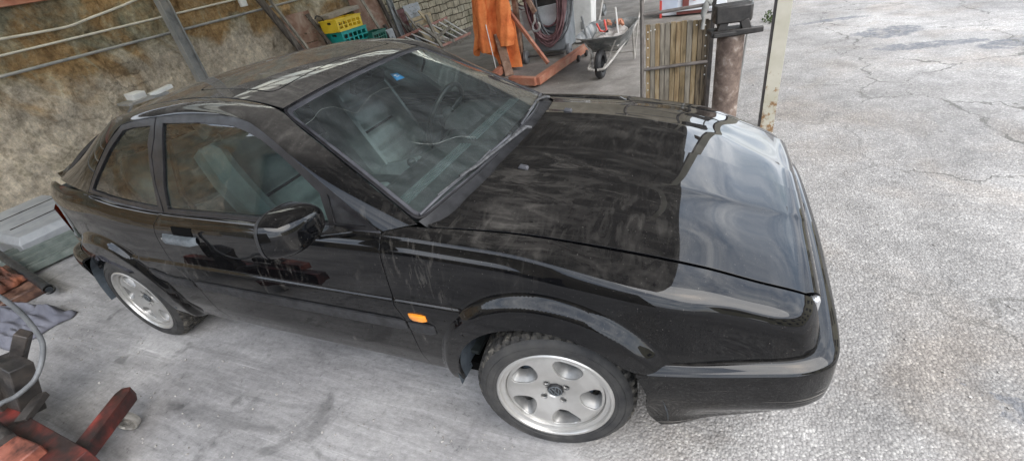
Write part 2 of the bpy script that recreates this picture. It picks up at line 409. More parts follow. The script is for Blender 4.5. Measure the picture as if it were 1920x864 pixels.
def prow(A, s):
    h = np.diff(SK); d = np.diff(A, axis=1)/h; m = np.zeros_like(A)
    w1 = 2*h[1:]+h[:-1]; w2 = h[1:]+2*h[:-1]
    with np.errstate(divide='ignore', invalid='ignore'): hm = (w1+w2)/(w1/d[:, :-1]+w2/d[:, 1:])
    m[:, 1:-1] = np.where(d[:, :-1]*d[:, 1:] > 0, hm, 0); m[:, 0] = d[:, 0]; m[:, -1] = 0
    i = np.clip(np.searchsorted(SK, s)-1, 0, len(SK)-2); j = np.arange(len(s)); hh = h[i]; t = np.clip((s-SK[i])/hh, 0, 1)
    return (1+2*t)*(1-t)**2*A[j, i]+t*(1-t)**2*hh*m[j, i]+t*t*(3-2*t)*A[j, i+1]+t*t*(t-1)*hh*m[j, i+1]
WZ = .285
def arch_d(x, z, xw, rx=1.): return np.hypot((x-xw)/rx, z-WZ)
def body(u, s):
    u = np.asarray(u, float); s = np.asarray(s, float)
    Y, Z = rows(u); y = prow(Y, s); z = prow(Z, s)
    x = u+.028*smooth((u-.6)/.15)*np.clip((seamZ(u)-z)/.12, 0, 1)
    side = smooth((.80-z)/.06)
    band = .009*smooth((.650-z)/.016)*smooth((z-.30)/.10+.3)*smooth((-.22-u)/.10)
    fl = .033*(1-smooth((arch_d(u, z, 0)-.415)/.058)); fr = .031*(1-smooth((arch_d(u, z, -2.47, 1.02)-.408)/.056))
    y = y+np.maximum(np.maximum(band, fl), fr)*side
    return np.stack([x, -y, z], 1)
def s_of_z(x, z, hi=11):
    lo = np.zeros(len(x)); up = np.full(len(x), SK[hi])
    Y, Z = rows(x)
    for _ in range(40):
        m = (lo+up)/2; v = prow(Z, m); lo = np.where(v < z, m, lo); up = np.where(v < z, up, m)
    return (lo+up)/2
def s_of_y(x, y, lo_k=12):
    lo = np.full(len(x), SK[lo_k]); up = np.full(len(x), SK[-1]); Y, Z = rows(x)
    for _ in range(40):
        m = (lo+up)/2; v = prow(Y, m); lo = np.where(v > y, m, lo); up = np.where(v > y, up, m)
    return (lo+up)/2
def XZ(pts, h=.02):
    p = densify(pts, h, False); return [tuple(q) for q in np.stack([p[:, 0], s_of_z(p[:, 0], p[:, 1])], 1)]
def arc(xw, rx, rz, a0, a1, n=36, rx2=None):
    return [(xw+(rx if math.cos(R(a0+(a1-a0)*i/n)) > 0 else (rx2 or rx))*math.cos(R(a0+(a1-a0)*i/n)), WZ+rz*math.sin(R(a0+(a1-a0)*i/n))) for i in range(n+1)]

car = thing('parked_coupe', (-1.2, 0, 0), 'dusty black three door coupe parked half under the shed roof', 'car', org=True)
def add_panel(name, mat, f, outline, holes=(), h=.03, lip=.016, rnd=.002, parent=car, label=None, both=True, **k):
    r = []
    for g in ((f, mirror(f)) if both else (f,)):
        mb, nn = surf_mesh(g, outline, holes, h, lip, rnd, **k)
        o = obj(name, mb, mat, parent, org=(-1.2, 0, 0), normals=nn); r.append(o)
        if label: o['label'] = label
    return r
g = .0028
def ring_pts(xw, rx=1.):
    P = []
    for d in (.406, .412, .418, .424, .430, .436, .442, .448, .454, .460, .466, .472, .478): P += [(xw+d*rx*math.cos(a), WZ+d*math.sin(a)) for a in np.arange(R(20), R(178), .014/d)]
    P = np.array([q for q in P if q[1] < .79]); return np.stack([P[:, 0], s_of_z(P[:, 0], P[:, 1])], 1)
def band_pts(x0, x1):
    P = np.array([(x, z) for z in (.628, .6325, .637, .6415, .646, .651) for x in np.arange(x0, x1, .012)]); return np.stack([P[:, 0], s_of_z(P[:, 0], P[:, 1])], 1)
# front fender
fo = XZ([(-.545, .215), (-.545+g, .54), (-.574+g, .62), (-.579+g, .82), (-.578+g, .885)])
fo += [(-.572, SK[11]*.5+SK[10]*.5), (-.545, SK[11]), (-.50, SK[12]-.010), (-.462, SK[12]-.004)]
fo += [(x, SK[12]-.0045) for x in np.arange(-.44, .74, .03)]+[(.742, SK[12]-.006), (.752, SK[11])]
fo += [(.754, float(s_of_z(np.array([.754]), np.array([z]))[0])) for z in (.64, .60, .552)]
fo += XZ([(.73, .549), (.60, .549), (.45, .547), (.362, .544), (.305, .512)])[1:]
fo += XZ(arc(0, .356, .348, 42, 180, 40, .374), .03)[1:]+XZ([(-.376, .25), (-.40, .213), (-.545, .215)])[1:-1]
fend = add_panel('front_fender', PAINT, body, fo, h=.0165, extra=np.vstack([ring_pts(0), band_pts(-.57, -.30)]))
# door
do = XZ([(-.545-g, .222), (-.545-g, .54), (-.574-g, .62), (-.579-g, .82), (-.577-g, .887)])+[(-.60, SK[11]), (-1.2, SK[11]), (-1.82+g, SK[11])]
dr = [(-1.82, .885), (-1.866, .843), (-1.886, .773), (-1.879, .676), (-1.83, .609), (-1.790, .516), (-1.778, .40), (-1.757, .288), (-1.752, .224)]
drp = [tuple(q) for q in pchip(np.linspace(0, 1, len(dr)), np.array(dr))(np.linspace(0, 1, 40))]
do += XZ([(x+g, z) for x, z in drp])
doors = add_panel('door', PAINT, body, do, h=.022, extra=band_pts(-1.9, -.55))
# rear quarter
qo = XZ([(x-g, z) for x, z in drp])[::-1]+[(-1.83, SK[11]), (-2.4, SK[11]), (-2.92, SK[11]), (-3.02, SK[10])]
qo += XZ([(-3.10, .86), (-3.15, .78), (-3.17, .70), (-3.17, .52), (-3.05, .50), (-2.80, .50)])+XZ(arc(-2.47, .318, .302, 178-35, 0, 40, .33), .03)
qo += XZ([(-2.150, .26), (-2.12, .222), (-1.752-g, .224)])[:-1]
quar = add_panel('rear_quarter', PAINT, body, qo, h=.02, extra=np.vstack([ring_pts(-2.47, 1.02), band_pts(-2.04, -1.8)]))
# hood
def hood(u, w):
    w = np.asarray(w, float); u = np.asarray(u, float); c = np.minimum(u, .725)
    p = body(c, SK[-1]-np.abs(w)); th = np.clip((u-.725)/.05, 0, None); t1 = np.minimum(th, 1.35); ex = np.maximum(th-1.35, 0)
    p[:, 0] += .05*np.sin(t1)+ex*.05*math.cos(1.35); p[:, 2] -= .05*(1-np.cos(t1))+ex*.05*math.sin(1.35)
    # the bonnet narrows a little over the curl
    p[:, 1] *= (1-.10*np.clip(u-.725, 0, None)/.1)
    p[:, 1] *= np.where(w > 0, -1, 1); return p
rear = [(0, -.290), (.15, -.295), (.35, -.315), (.5, -.340), (.62, -.378), (.675, -.430)]
rr_ = pchip([q[0] for q in rear], [q[1] for q in rear])
W = SK[-1]-SK[12]-.0045
ho = []; gx_ = lambda x, w: math.copysign(abs(w)-.0045*float(smooth(np.array((x-.0)/.6))), w)
for yy in np.linspace(-.672, .672, 50):
    xx = float(rr_(np.array([abs(yy)]))[0]); ww = SK[-1]-float(s_of_y(np.array([xx]), np.array([abs(yy)]))[0]); ho.append((xx, math.copysign(min(ww, W), yy)))
ho += [(x, W) for x in np.arange(-.40, .80, .03)]+[(.815, W*.98), (.825, W*.94)]
ho += [(.828, w) for w in np.linspace(W*.9, -W*.9, 40)]+[(.825, -W*.94), (.815, -W*.98)]+[(x, -W) for x in np.arange(.80, -.43, -.03)]
hood_o = add_panel('bonnet', PAINT, hood, ho, h=.028, both=False, center=(0, 0, -3))[0]
ho = [(a, gx_(a, b)) for a, b in ho]
# black channel under every shut line, and the body's closed inner faces
def cav(sg):
    mb = MB()
    if 1:
        xs = np.arange(-.47, .75, .05); P = []
        for o1, dz in ((-.02, -.016), (.02, -.016)):
            P.append([(x, sg*(float(seamY(np.array([x]))[0])+o1), float(seamZ(np.array([x]))[0])+dz) for x in xs])
        mb.grid(P)
    return mb
obj('shut_line', cav(1), GAP, car); obj('shut_line', cav(-1), GAP, car)
for f_, nm in ((body, 1), (mirror(body), -1)):
    for pts in ([(-.545, .23), (-.545, .54), (-.574, .62), (-.579, .82), (-.578, .885)], dr):
        p = XZ(pts); a = np.array(p); L_ = f_(a[:, 0]-.02, a[:, 1]); R_ = f_(a[:, 0]+.02, a[:, 1])
        for q in (L_, R_): q[:, 1] += .014*(1 if nm == 1 else -1)
        obj('shut_line', MB().grid([L_, R_]), GAP, car)
# ------------------------------------------------------------------ side glass house
gz = pchip([.80, .88, .92, 1.0, 1.1, 1.2, 1.27, 1.30, 1.33], [.77, .744, .732, .707, .673, .637, .602, .575, .54])
gp = pchip([-3.1, -2.8, -2.4, -2.0, -.8, -.56], [.11, .05, .012, 0, 0, .008])
def gside(off):
    def f(x, z): x = np.asarray(x, float); z = np.asarray(z, float); return np.stack([x, -(gz(z)-gp(x)+off), z], 1)
    return f
fr_out = [(-.592, .893), (-.741, 1.006), (-.886, 1.101), (-1.038, 1.204), (-1.134, 1.251), (-1.22, 1.270), (-1.343, 1.281), (-1.537, 1.285), (-1.706, 1.280), (-1.728, 1.205), (-1.775, 1.13), (-1.795, 1.016), (-1.789, .893)]
gl_d = [(-1.758, .908), (-.806, .908), (-.829, 1.016), (-.915, 1.083), (-1.005, 1.148), (-1.083, 1.194), (-1.164, 1.225), (-1.24, 1.243), (-1.423, 1.256), (-1.664, 1.258), (-1.698, 1.14), (-1.747, 1.0)]
sail = [(-.782, .908), (-.640, .906), (-.795, 1.015)]
dfr = add_panel('window_frame', FRAME, gside(.006), fr_out, [gl_d, sail], h=.022, lip=.014)
for o, d_ in zip(dfr, doors): o.parent = d_
dgl = add_panel('side_window', GLASS_S, gside(-.004), [(x, z) for x, z in round_poly(gl_d, .0, 1)], h=.05, lip=0)
sl = add_panel('sail_panel', PLASTIC, gside(-.001), sail, h=.05, lip=0)
for a in (dgl, sl):
    for o, d_ in zip(a, doors): o.parent = d_
q_out = [(-1.800, .893), (-1.803, 1.016), (-1.783, 1.13), (-1.737, 1.205), (-1.716, 1.279), (-1.868, 1.269), (-1.963, 1.254), (-2.09, 1.184), (-2.267, 1.061), (-2.404, .954), (-2.20, .922)]
gl_q = [(-1.828, .912), (-1.812, 1.08), (-1.788, 1.18), (-1.748, 1.250), (-1.871, 1.246), (-1.954, 1.236), (-2.088, 1.160), (-2.262, 1.040), (-2.362, .964), (-2.189, .940), (-2.007, .925)]
qfr = add_panel('window_frame', FRAME, gside(.006), q_out, [gl_q], h=.022, lip=.014)
qgl = add_panel('side_window', GLASS_S, gside(-.004), gl_q, h=.05, lip=0)
for a in (qfr, qgl):
    for o, d_ in zip(a, quar): o.parent = d_
# thin ledge between lower body and frames
def ledge(u, v):
    u = np.asarray(u, float); v = np.asarray(v, float); a = body(u, np.full(len(u), SK[10]+.004)); b = gside(.001)(u, np.maximum(a[:, 2]+.004, .894))
    return a*(1-v)[:, None]+b*v[:, None]
add_panel('belt_strip', SEAL, ledge, [(-2.42, .0), (-.58, .0), (-.58, 1), (-2.42, 1)], h=.05, lip=0)
# side frame: A pillar, roof rail, C pillar in one sweep
b1 = [(-.575, .890), (-.741, 1.008), (-.886, 1.103), (-1.038, 1.206), (-1.134, 1.253), (-1.22, 1.272), (-1.343, 1.283), (-1.537, 1.287), (-1.712, 1.282), (-1.868, 1.271), (-1.963, 1.256), (-2.09, 1.186), (-2.267, 1.063), (-2.408, .948)]
b2 = [(-.452, .690, .900), (-.66, .635, 1.022), (-.83, .588, 1.117), (-.98, .547, 1.200), (-1.085, .515, 1.258), (-1.20, .503, 1.288), (-1.36, .50, 1.311), (-1.55, .50, 1.320), (-1.80, .50, 1.309), (-2.0, .505, 1.285), (-2.16, .51, 1.259), (-2.33, .525, 1.200), (-2.62, .555, 1.075), (-2.96, .590, .940)]
B1 = gside(.008)(np.array([q[0] for q in b1]), np.array([q[1] for q in b1])); B2 = np.array(b2); B2[:, 1] *= -1
Bm = (B1+B2)/2; blg = np.array([.004, .008, .010, .012, .015, .016, .016, .016, .016, .018, .02, .02, .02, .015])
Bm[:, 1] -= blg*.75; Bm[:, 2] += blg*.8
kk = np.linspace(0, 1, len(b1)); P1, Pm, P2 = pchip(kk, B1), pchip(kk, Bm), pchip(kk, B2)
def rail(u, v):
    u = np.clip(u, 0, 1); v = np.clip(np.asarray(v, float), -.2, 1.2)[:, None]
    return P1(u)*(2*(v-.5)*(v-1))+Pm(u)*(4*v*(1-v))+P2(u)*(2*v*(v-.5))
def uvrail(mb_, nm): pass
add_panel('pillar_and_roof_rail', PAINT, rail, [(0.002, 0), (1, 0), (1, 1), (0.002, 1)], h=.018, lip=.012)
# roof skin
rz = pchip([-2.30, -2.16, -2.0, -1.8, -1.55, -1.36, -1.2, -1.085, -1.0], [1.212, 1.259, 1.286, 1.309, 1.320, 1.311, 1.288, 1.258, 1.232])
def roof(x, y):
    x = np.asarray(x, float); y = np.asarray(y, float); a = np.abs(y)/.5
    return np.stack([x, y, rz(x-.055*(1-a**2)*smooth((x+1.4)/.35))+.030*(1-a**2.2)+.001], 1)
hx = lambda y: -1.088+.052*(1-(abs(y)/.5)**2)
ro = [(hx(y), y) for y in np.linspace(-.494, .494, 30)]+[(x, .494) for x in np.arange(-1.15, -2.2, -.08)]+[(-2.23-.03*(1-(y/.5)**2), y) for y in np.linspace(.494, -.494, 20)]+[(x, -.494) for x in np.arange(-2.19, -1.12, .08)]
def rrect(x0, x1, y0, y1, r): return [tuple(q) for q in round_poly([(x0, y0), (x1, y0), (x1, y1), (x0, y1)], r)]
sun_ = rrect(-1.655, -1.19, -.42, .42, .05)
sun_i = rrect(-1.646, -1.199, -.411, .411, .046)
roof_o = add_panel('roof', PAINT, roof, ro, [sun_], h=.03, both=False, center=(-1.5, 0, 0), lip=.012)[0]
add_panel('sunroof', PAINT, roof, sun_i, h=.03, both=False, center=(-1.5, 0, 0), lip=.012, parent=roof_o)
obj('headliner', MB().grid([[(x, y, float(roof(np.array([x]), np.array([y]))[0, 2])-.03) for y in np.linspace(-.5, .5, 8)] for x in np.linspace(-2.2, -1.09, 10)]), CABIN, car)
# windscreen
wb = [(-.458, -.683, .903), (-.408, -.52, .922), (-.358, -.28, .938), (-.345, 0, .944)]
wb = wb+[(x, -y, z) for x, y, z in wb[-2::-1]]
wt = []
for y in (-.513, -.40, -.22, 0, .22, .40, .513):
    q = roof(np.array([hx(y)]), np.array([y]))[0]; wt.append((q[0]+.006, y, q[2]-.003))
wm = [((a[0]+b[0])/2+.012*(1-(a[1]/.69)**2), (a[1]+b[1])/2, (a[2]+b[2])/2+.018*(1-(a[1]/.69)**2)+.004) for a, b in zip(wb, wt)]
kw = np.linspace(0, 1, 7); Pb, Pw, Pt = pchip(kw, np.array(wb)), pchip(kw, np.array(wm)), pchip(kw, np.array(wt))
def ws(u, v):
    u = np.clip(np.asarray(u, float)/1.3, 0, 1); v = (np.asarray(v, float)/.75)[:, None]
    return Pb(u)*(2*(v-.5)*(v-1))+Pw(u)*(4*v*(1-v))+Pt(u)*(2*v*(v-.5))
def wsoff(d):
    def f(u, v):
        e = 1e-3; p = ws(u, v); a = ws(np.asarray(u)+e, v)-ws(np.asarray(u)-e, v); b = ws(u, np.asarray(v)+e)-ws(u, np.asarray(v)-e)
        n = np.cross(a, b); n /= np.linalg.norm(n, axis=1, keepdims=True)+1e-12; n *= np.sign(n[:, 2:3]); return p+n*d
    return f
ow = rrect(.004, 1.296, .002, .747, .05); iw = rrect(.037, 1.263, .012, .716, .045); om = rrect(.017, 1.283, .006, .737, .048)
wsg = add_panel('windscreen', GLASS_W, ws, iw, h=.05, lip=0, both=False)[0]
add_panel('windscreen_seal', FRAME, wsoff(.004), ow, [om], h=.015, lip=.012, both=False, parent=wsg)
add_panel('inner_seal', SEAL, wsoff(.0015), [tuple(q) for q in om], [iw], h=.015, lip=.004, both=False, parent=wsg)
# hatch glass, tailgate and spoiler
hb = [(-2.97, -.575, .935), (-3.03, -.30, .945), (-3.045, 0, .948)]; hb += [(x, -y, z) for x, y, z in hb[-2::-1]]
ht = [(-2.275, -.507, 1.222), (-2.29, -.25, 1.235), (-2.30, 0, 1.24)]; ht += [(x, -y, z) for x, y, z in ht[-2::-1]]
hm_ = [((a[0]+b[0])/2-.01, (a[1]+b[1])/2, (a[2]+b[2])/2+.02) for a, b in zip(hb, ht)]
Hb, Hm, Ht = (pchip(np.linspace(0, 1, 5), np.array(q)) for q in (hb, hm_, ht))
def hatch(u, v):
    v = np.asarray(v, float)[:, None]; u = np.clip(u, 0, 1); return Hb(u)*(2*(v-.5)*(v-1))+Hm(u)*(4*v*(1-v))+Ht(u)*(2*v*(v-.5))
add_panel('hatch_frame', PAINT, hatch, [(.0, 0), (1, 0), (1, 1), (.0, 1)], [[(.07, .10), (.93, .10), (.93, .93), (.07, .93)]], h=.04, both=False)
add_panel('hatch_glass', GLASS_S, hatch, [(.07, .10), (.93, .10), (.93, .93), (.07, .93)], h=.08, lip=0, both=False)
sp = MB(); pr = []
for t in np.linspace(-1, 1, 15):
    y = t*.55; x = -3.055+.05*t*t; z = .935
    e_ = (1-t**8)*.8+.2; pr.append([(x+.17, y, z-.02), (x+.10, y, z+.03*e_), (x+.03, y, z+.055*e_), (x-.04, y, z+.052*e_), (x-.055, y, z+.02), (x-.03, y, z-.03), (x+.0, y, z-.06)])
sp.grid(pr); sp.f += [tuple(range(7)), tuple(14*7+i for i in range(7))[::-1]]; obj('rear_spoiler', sp, PAINT, car, sharp=50)
tp = []
for z in (.50, .62, .75, .88, .93):
    tp.append([(-3.175+.03*(abs(t)**3)+(.08 if z > .9 else 0)+(.03 if z > .85 else 0), t*.50, z) for t in np.linspace(-1, 1, 17)])
obj('tail_panel', MB().grid(tp), PAINT, car)
for sg in (-1, 1):
    mb = MB(); 
    mb.grid([[(-3.185, sg*.30, z), (-3.183, sg*.49, z), (-3.165, sg*.560, z), (-3.125, sg*.632, z), (-3.045, sg*.676, z)] for z in (.62, .70, .79)])
    obj('tail_lamp', mb, LENSR, car)
# ------------------------------------------------------------------ bumpers
def bumper(rws, name, label=None):
    full = []
    for c in rws:
        c = list(c); full.append([(x, -y, z) for x, y, z in c]+[(x, y, z) for x, y, z in c[-2::-1]])
    f = loft(full)
    o = add_panel(name, PAINT, lambda u, v: f(np.asarray(u)/4., np.asarray(v)/.4), [(0, 0), (4, 0), (4, .4), (0, .4)], h=.02, lip=.012, both=False, center=(-1.2, 0, .36))[0]
    if label: o['label'] = label
    return o
crs = [(.290, .828), (.353, .817), (.50, .785), (.626, .752), (.727, .722), (.780, .690), (.812, .655), (.831, .600), (.842, .50), (.850, .30), (.855, 0)]
shelf = [(.335, .788), (.40, .772), (.50, .744), (.62, .704), (.70, .670), (.745, .636), (.768, .59), (.776, .52), (.785, .40), (.795, .25), (.80, 0)]
low = [(.362, .800), (.40, .788), (.50, .735), (.62, .688), (.70, .655), (.755, .62), (.785, .575), (.80, .52), (.81, .43), (.818, .25), (.825, 0)]
def lift(c, z, d=0, z2=None):
    c = np.array(c, float); n = len(c); t = np.gradient(c, axis=0); nn = np.stack([-t[:, 1], t[:, 0]], 1); nn /= np.linalg.norm(nn, axis=1, keepdims=True)
    nn[:, 1] = -nn[:, 1]*0+np.abs(t[:, 0])/np.linalg.norm(t, axis=1); nn[:, 0] = np.abs(t[:, 1])/np.linalg.norm(t, axis=1)
    c = c+nn*d; zz = np.linspace(z, z if z2 is None else z2, n); return [(a[0], a[1], float(b)) for a, b in zip(c, zz)]
crs2 = [((a[0]*.3+b[0]*.7) if i else .33, a[1]*.3+b[1]*.7) for i, (a, b) in enumerate(zip(crs, low))]
crs1 = [(a[0]+(.03 if i == 0 else 0), a[1]) for i, a in enumerate(crs)]
bump_rows = [lift(shelf, .544, 0), lift(shelf, .543, .012), lift([(a[0]*.45+b[0]*.55, a[1]*.45+b[1]*.55) for a, b in zip(shelf, crs)], .540), lift(crs, .527, -.007), lift(crs, .519, 0), lift(crs, .505, .0025), lift(crs1, .43, .004), lift(crs1, .36, -.004), lift(crs2, .30, 0), lift(low, .262, .004), lift(low, .245, -.012)]
front_bumper = bumper(bump_rows, 'front_bumper')
rb = [(-2.86, .79), (-2.98, .765), (-3.07, .735), (-3.14, .70), (-3.185, .64), (-3.20, .55), (-3.21, .3), (-3.215, 0)]
def rl(c, z, dx=0, dy=0): return [(x+dx, y+dy, z) for x, y in c]
rear_bumper = bumper([rl(rb, .53, .05, -.03), rl(rb, .51, .0, .0), rl(rb, .44, -.005, .005), rl(rb, .34, .01, -.01), rl(rb, .27, .05, -.05)], 'rear_bumper')
# ------------------------------------------------------------------ mouldings, indicator, handles
def strip(name, mat, x0, x1, z0, z1, th, parent_list, zf=None):
    n = max(4, int((x1-x0)/.03)); out = []
    for sg, par in zip((1, -1), parent_list):
        P = []
        for i in range(n+1):
            x = x0+(x1-x0)*i/n; e = min(i, n-i); k = .35 if e == 0 else 1
            zc = (z0+z1)/2+(zf(x) if zf else 0); hh = (z1-z0)/2*(1 if e else .8)
            pr_ = []
            for dz, dt in ((-hh, -.004), (-hh, th*.75*k), (-hh*.7, th*k), (hh*.7, th*k), (hh, th*.75*k), (hh, -.004)):
                q = body(np.array([x]), s_of_z(np.array([x]), np.array([zc+dz])))[0]; pr_.append((q[0], sg*(q[1]-dt), q[2]))
            P.append(pr_)
        mb = MB().grid(P); m0 = len(P)-1
        mb.f += [tuple(range(6)), tuple(m0*6+i for i in range(6))[::-1]]
        out.append(obj(name, mb, mat, par, org=(-1.2, 0, 0), sharp=28))
    return out
rise = lambda x: .045*float(smooth(np.array((-1.93-x)/.22)))
strip('side_moulding', PLASTIC, -1.775, -.551, .499, .549, .011, doors)
strip('side_moulding', PLASTIC, -.539, -.425, .497, .547, .011, fend)
strip('side_moulding', PLASTIC, -2.10, -1.80, .499, .549, .011, quar, rise)
strip('indicator_lamp', AMBER, -.522, -.448, .560, .592, .010, fend)
for sg, d_ in zip((1, -1), doors):
    q = lambda x, z, o=0: (lambda a: (a[0], sg*(a[1]-o), a[2]))(body(np.array([x]), s_of_z(np.array([x]), np.array([z])))[0])
    # shade of the handle recess, put in as a black patch on the door
    mb = MB(); mb.grid([[q(x, z, .0015+.002*(1-((x+1.675)/.07)**2)) for z in np.linspace(.775, .842, 5)] for x in np.linspace(-1.745, -1.605, 9)])
    obj('recess_shade_patch', mb, GAP, d_, org=(-1.2, 0, 0))
    pts = []
    for i, x in enumerate(np.linspace(-1.825, -1.585, 15)):
        e = min(i, 14-i); off = [.004, .014, .026][min(e, 2)]
        a = q(x, .800, off); b = q(x, .768, off*.9); c = q(x, .766, -.002); d2 = q(x, .803, -.002)
        pts.append([d2, (a[0], a[1], a[2]), ((a[0]+b[0])/2, (a[1]+b[1])/2-sg*.005, (a[2]+b[2])/2), b, c])
    hd = obj('door_handle', MB().grid(pts, closed_v=True), HANDLE, d_, org=(-1.2, 0, 0), sharp=50)
    lk = MB(); c = q(-1.805, .787, .016); lk.lathe([(.0001, .004), (.009, .004), (.009, -.004)], 16, c, Matrix.Rotation(sg*PI/2, 3, 'X')); obj('key_lock', lk, CHROME, hd, org=(-1.2, 0, 0))
# ------------------------------------------------------------------ door mirrors
def mirror_housing(sg):
    # superellipsoid-ish shell: local a = outward (y), b = up, c = forward
    mb = MB(); P = []
    ctr = Vector((-.790, -.925*1, 1.012))
    for i in range(0, 17):
        th = PI/2*i/16                                    # 0 = rim plane (rear), 90 = front nose
        ring = []
        for k in range(40):
            w = 2*PI*k/40; ca, sa = math.cos(w), math.sin(w); e = .68
            a = math.copysign(abs(ca)**e, ca); b = math.copysign(abs(sa)**e, sa)
            sc = math.cos(th)**.55 if i < 16 else 0; fw = math.sin(th)
            A = .120*a*sc; B = .070*b*sc*(1+.12*a); Cc = .105*fw
            A -= .018*fw; B += -.006*fw
            ring.append((Cc, A, B))
        P.append(ring)
    yaw = Matrix.Rotation(R(16), 3, 'Z') @ Matrix.Rotation(R(-7), 3, 'X') @ Matrix.Rotation(R(4), 3, 'Y')
    out = [[tuple(ctr+yaw @ Vector((c, -a, b))) for c, a, b in ring] for ring in P]
    if sg < 0: out = [[(x, -y, z) for x, y, z in r] for r in out]
    mb.grid(out, closed_v=True); o = len(mb.v)-40; mb.f.append(tuple(range(o, o+40)))
    h = obj('door_mirror', mb, PAINT, doors[0 if sg > 0 else 1], org=(-1.2, 0, 0), sharp=60)
    gm = MB(); ring = [tuple(ctr+yaw @ Vector((-.002, -a*.93, b*.93))) for c, a, b in P[0]]; rim = [tuple(ctr+yaw @ Vector((-.009, -a*.985, b*.985))) for c, a, b in P[0]]
    rim2 = [tuple(ctr+yaw @ Vector((-.012, -a*.93, b*.93))) for c, a, b in P[0]]; rim0 = [tuple(ctr+yaw @ Vector((.004, -a*1.012, b*1.012))) for c, a, b in P[0]]
    if sg < 0: ring, rim, rim2, rim0 = ([(x, -y, z) for x, y, z in r] for r in (ring, rim, rim2, rim0))
    gm.v += ring; gm.f.append(tuple(range(40))); obj('mirror_glass', gm, CHROME, h, org=(-1.2, 0, 0))
    rm = MB().grid([rim0, rim, rim2], closed_v=True); obj('mirror_rim', rm, PLASTIC, h, org=(-1.2, 0, 0), sharp=60)
    ft = MB(); P = []
    for t in np.linspace(0, 1, 7):
        c = Vector((-.775, -.755, .885)).lerp(Vector((-.745, -.862, .942)), t); w = .062*(1-t)**1.2+.030; hh = .018*(1-t)**2+.017
        P.append([(c.x+w*math.cos(k), (c.y-.3*hh*math.sin(k)), c.z+hh*math.sin(k)) for k in np.linspace(0, 2*PI, 20, endpoint=False)])
    if sg < 0: P = [[(x, -y, z) for x, y, z in r] for r in P]
    obj('mirror_foot', MB().grid(P, closed_v=True), PAINT, h, org=(-1.2, 0, 0), sharp=60)
mirror_housing(1)
# ------------------------------------------------------------------ wipers, nozzles, sticker, cowl
def wp(u, v, d=0): return wsoff(d)(np.array([u]), np.array([v]))[0]
cw = MB(); Pc = []
for i in range(31):
    u = .01+1.28*i/30; a = wp(u, .004, -.004); yy = a[1]; xh = float(rr_(np.array([min(abs(yy), .67)]))[0])+.012
    s_ = SK[-1]-float(0); hz = float(body(np.array([xh]), s_of_y(np.array([xh]), np.array([min(abs(yy), .67)])))[0, 2])-.016
    Pc.append([tuple(a), ((a[0]+xh)/2, yy, (a[2]+hz)/2-.006), (xh, yy, hz)])
obj('cowl_panel', MB().grid(Pc), PLASTIC, car)
for (u0, u1, pu) in ((.03, .60, .70), (.70, 1.20, 1.14)):
    bl = MB(); pts = [wp(u0+(u1-u0)*t, .014+.012*math.sin(t*3), .011) for t in np.linspace(0, 1, 14)]
    bl.tube(pts, .006, 6); 
    w_ = obj('wiper', bl, SEAL, wsg, org=(-1.2, 0, 0))
    am = MB(); base = Vector(wp(pu, -.01, .012)); mid = Vector(wp(u0*.42+u1*.58, .018, .022)); tip = Vector(pts[6])+Vector((0, 0, .008))
    am.tube([base+Vector((.02, .02, -.01)), base, base.lerp(mid, .5), mid, tip], [.009, .011, .008, .0075, .005], 6)
    am.tube([Vector(pts[3])+Vector((0, 0, .009)), Vector(mid)+Vector((0, 0, .004)), Vector(pts[10])+Vector((0, 0, .009))], .0035, 5)
    obj('wiper_arm', am, DUSTLINE, w_, org=(-1.2, 0, 0))
for yy in (-.31, .31):
    b = MB(); s_ = s_of_y(np.array([-.2]), np.array([abs(yy)])); c = body(np.array([-.2]), s_)[0]
    b.box((c[0], yy, c[2]+.006), (.042, .024, .013), (0, .18, 0), .72); obj('washer_nozzle', b, SEAL, hood_o, org=(-1.2, 0, 0), bevel=.003)
st = MB(); st.grid([[wsoff(-.002)(np.array([a]), np.array([b]))[0] for a, b in r_] for r_ in (((.635, .632), (.603, .575)), ((.668, .617), (.652, .567)))])
st2 = obj('windscreen_sticker', st, BLUE, wsg, org=(-1.2, 0, 0), solid=.0006); st2['label'] = 'small bright blue square sticker'
pk = MB()
for a, b in (((.628, .592), (.650, .597)), ((.632, .603), (.646, .613))):
    pk.grid([[wsoff(-.0012)(np.array([u]), np.array([v]))[0] for v in (a[1], b[1])] for u in (a[0], b[0])])
obj('sticker_print', pk, WHITE_INK, st2, org=(-1.2, 0, 0))
ae = MB(); seq = [(0.035, 0.625), (0.101, 0.627), (0.202, 0.647), (0.264, 0.625), (0.283, 0.582), (0.303, 0.534), (0.388, 0.562), (0.443, 0.574), (0.498, 0.574), (0.551, 0.549), (0.58, 0.544)]
ff = pchip(np.linspace(0, 1, 11), np.array(seq)); ae.tube([wp(*ff(np.array([t]))[0], -.001) for t in np.linspace(0, 1, 50)], .0009, 5)
k_ = obj('windscreen_crack', ae, WIRE, wsg, org=(-1.2, 0, 0)); k_['label'] = 'upper thin pale wandering crack line'; ae = MB()
seq = [(0.316, 0.276), (0.339, 0.236), (0.375, 0.203), (0.43, 0.183), (0.463, 0.168), (0.508, 0.115)]
ff = pchip(np.linspace(0, 1, 6), np.array(seq)); ae.tube([wp(*ff(np.array([t]))[0], -.001) for t in np.linspace(0, 1, 40)], .0009, 5)
k_ = obj('windscreen_crack', ae, WIRE, wsg, org=(-1.2, 0, 0)); k_['label'] = 'lower thin pale wandering crack line'
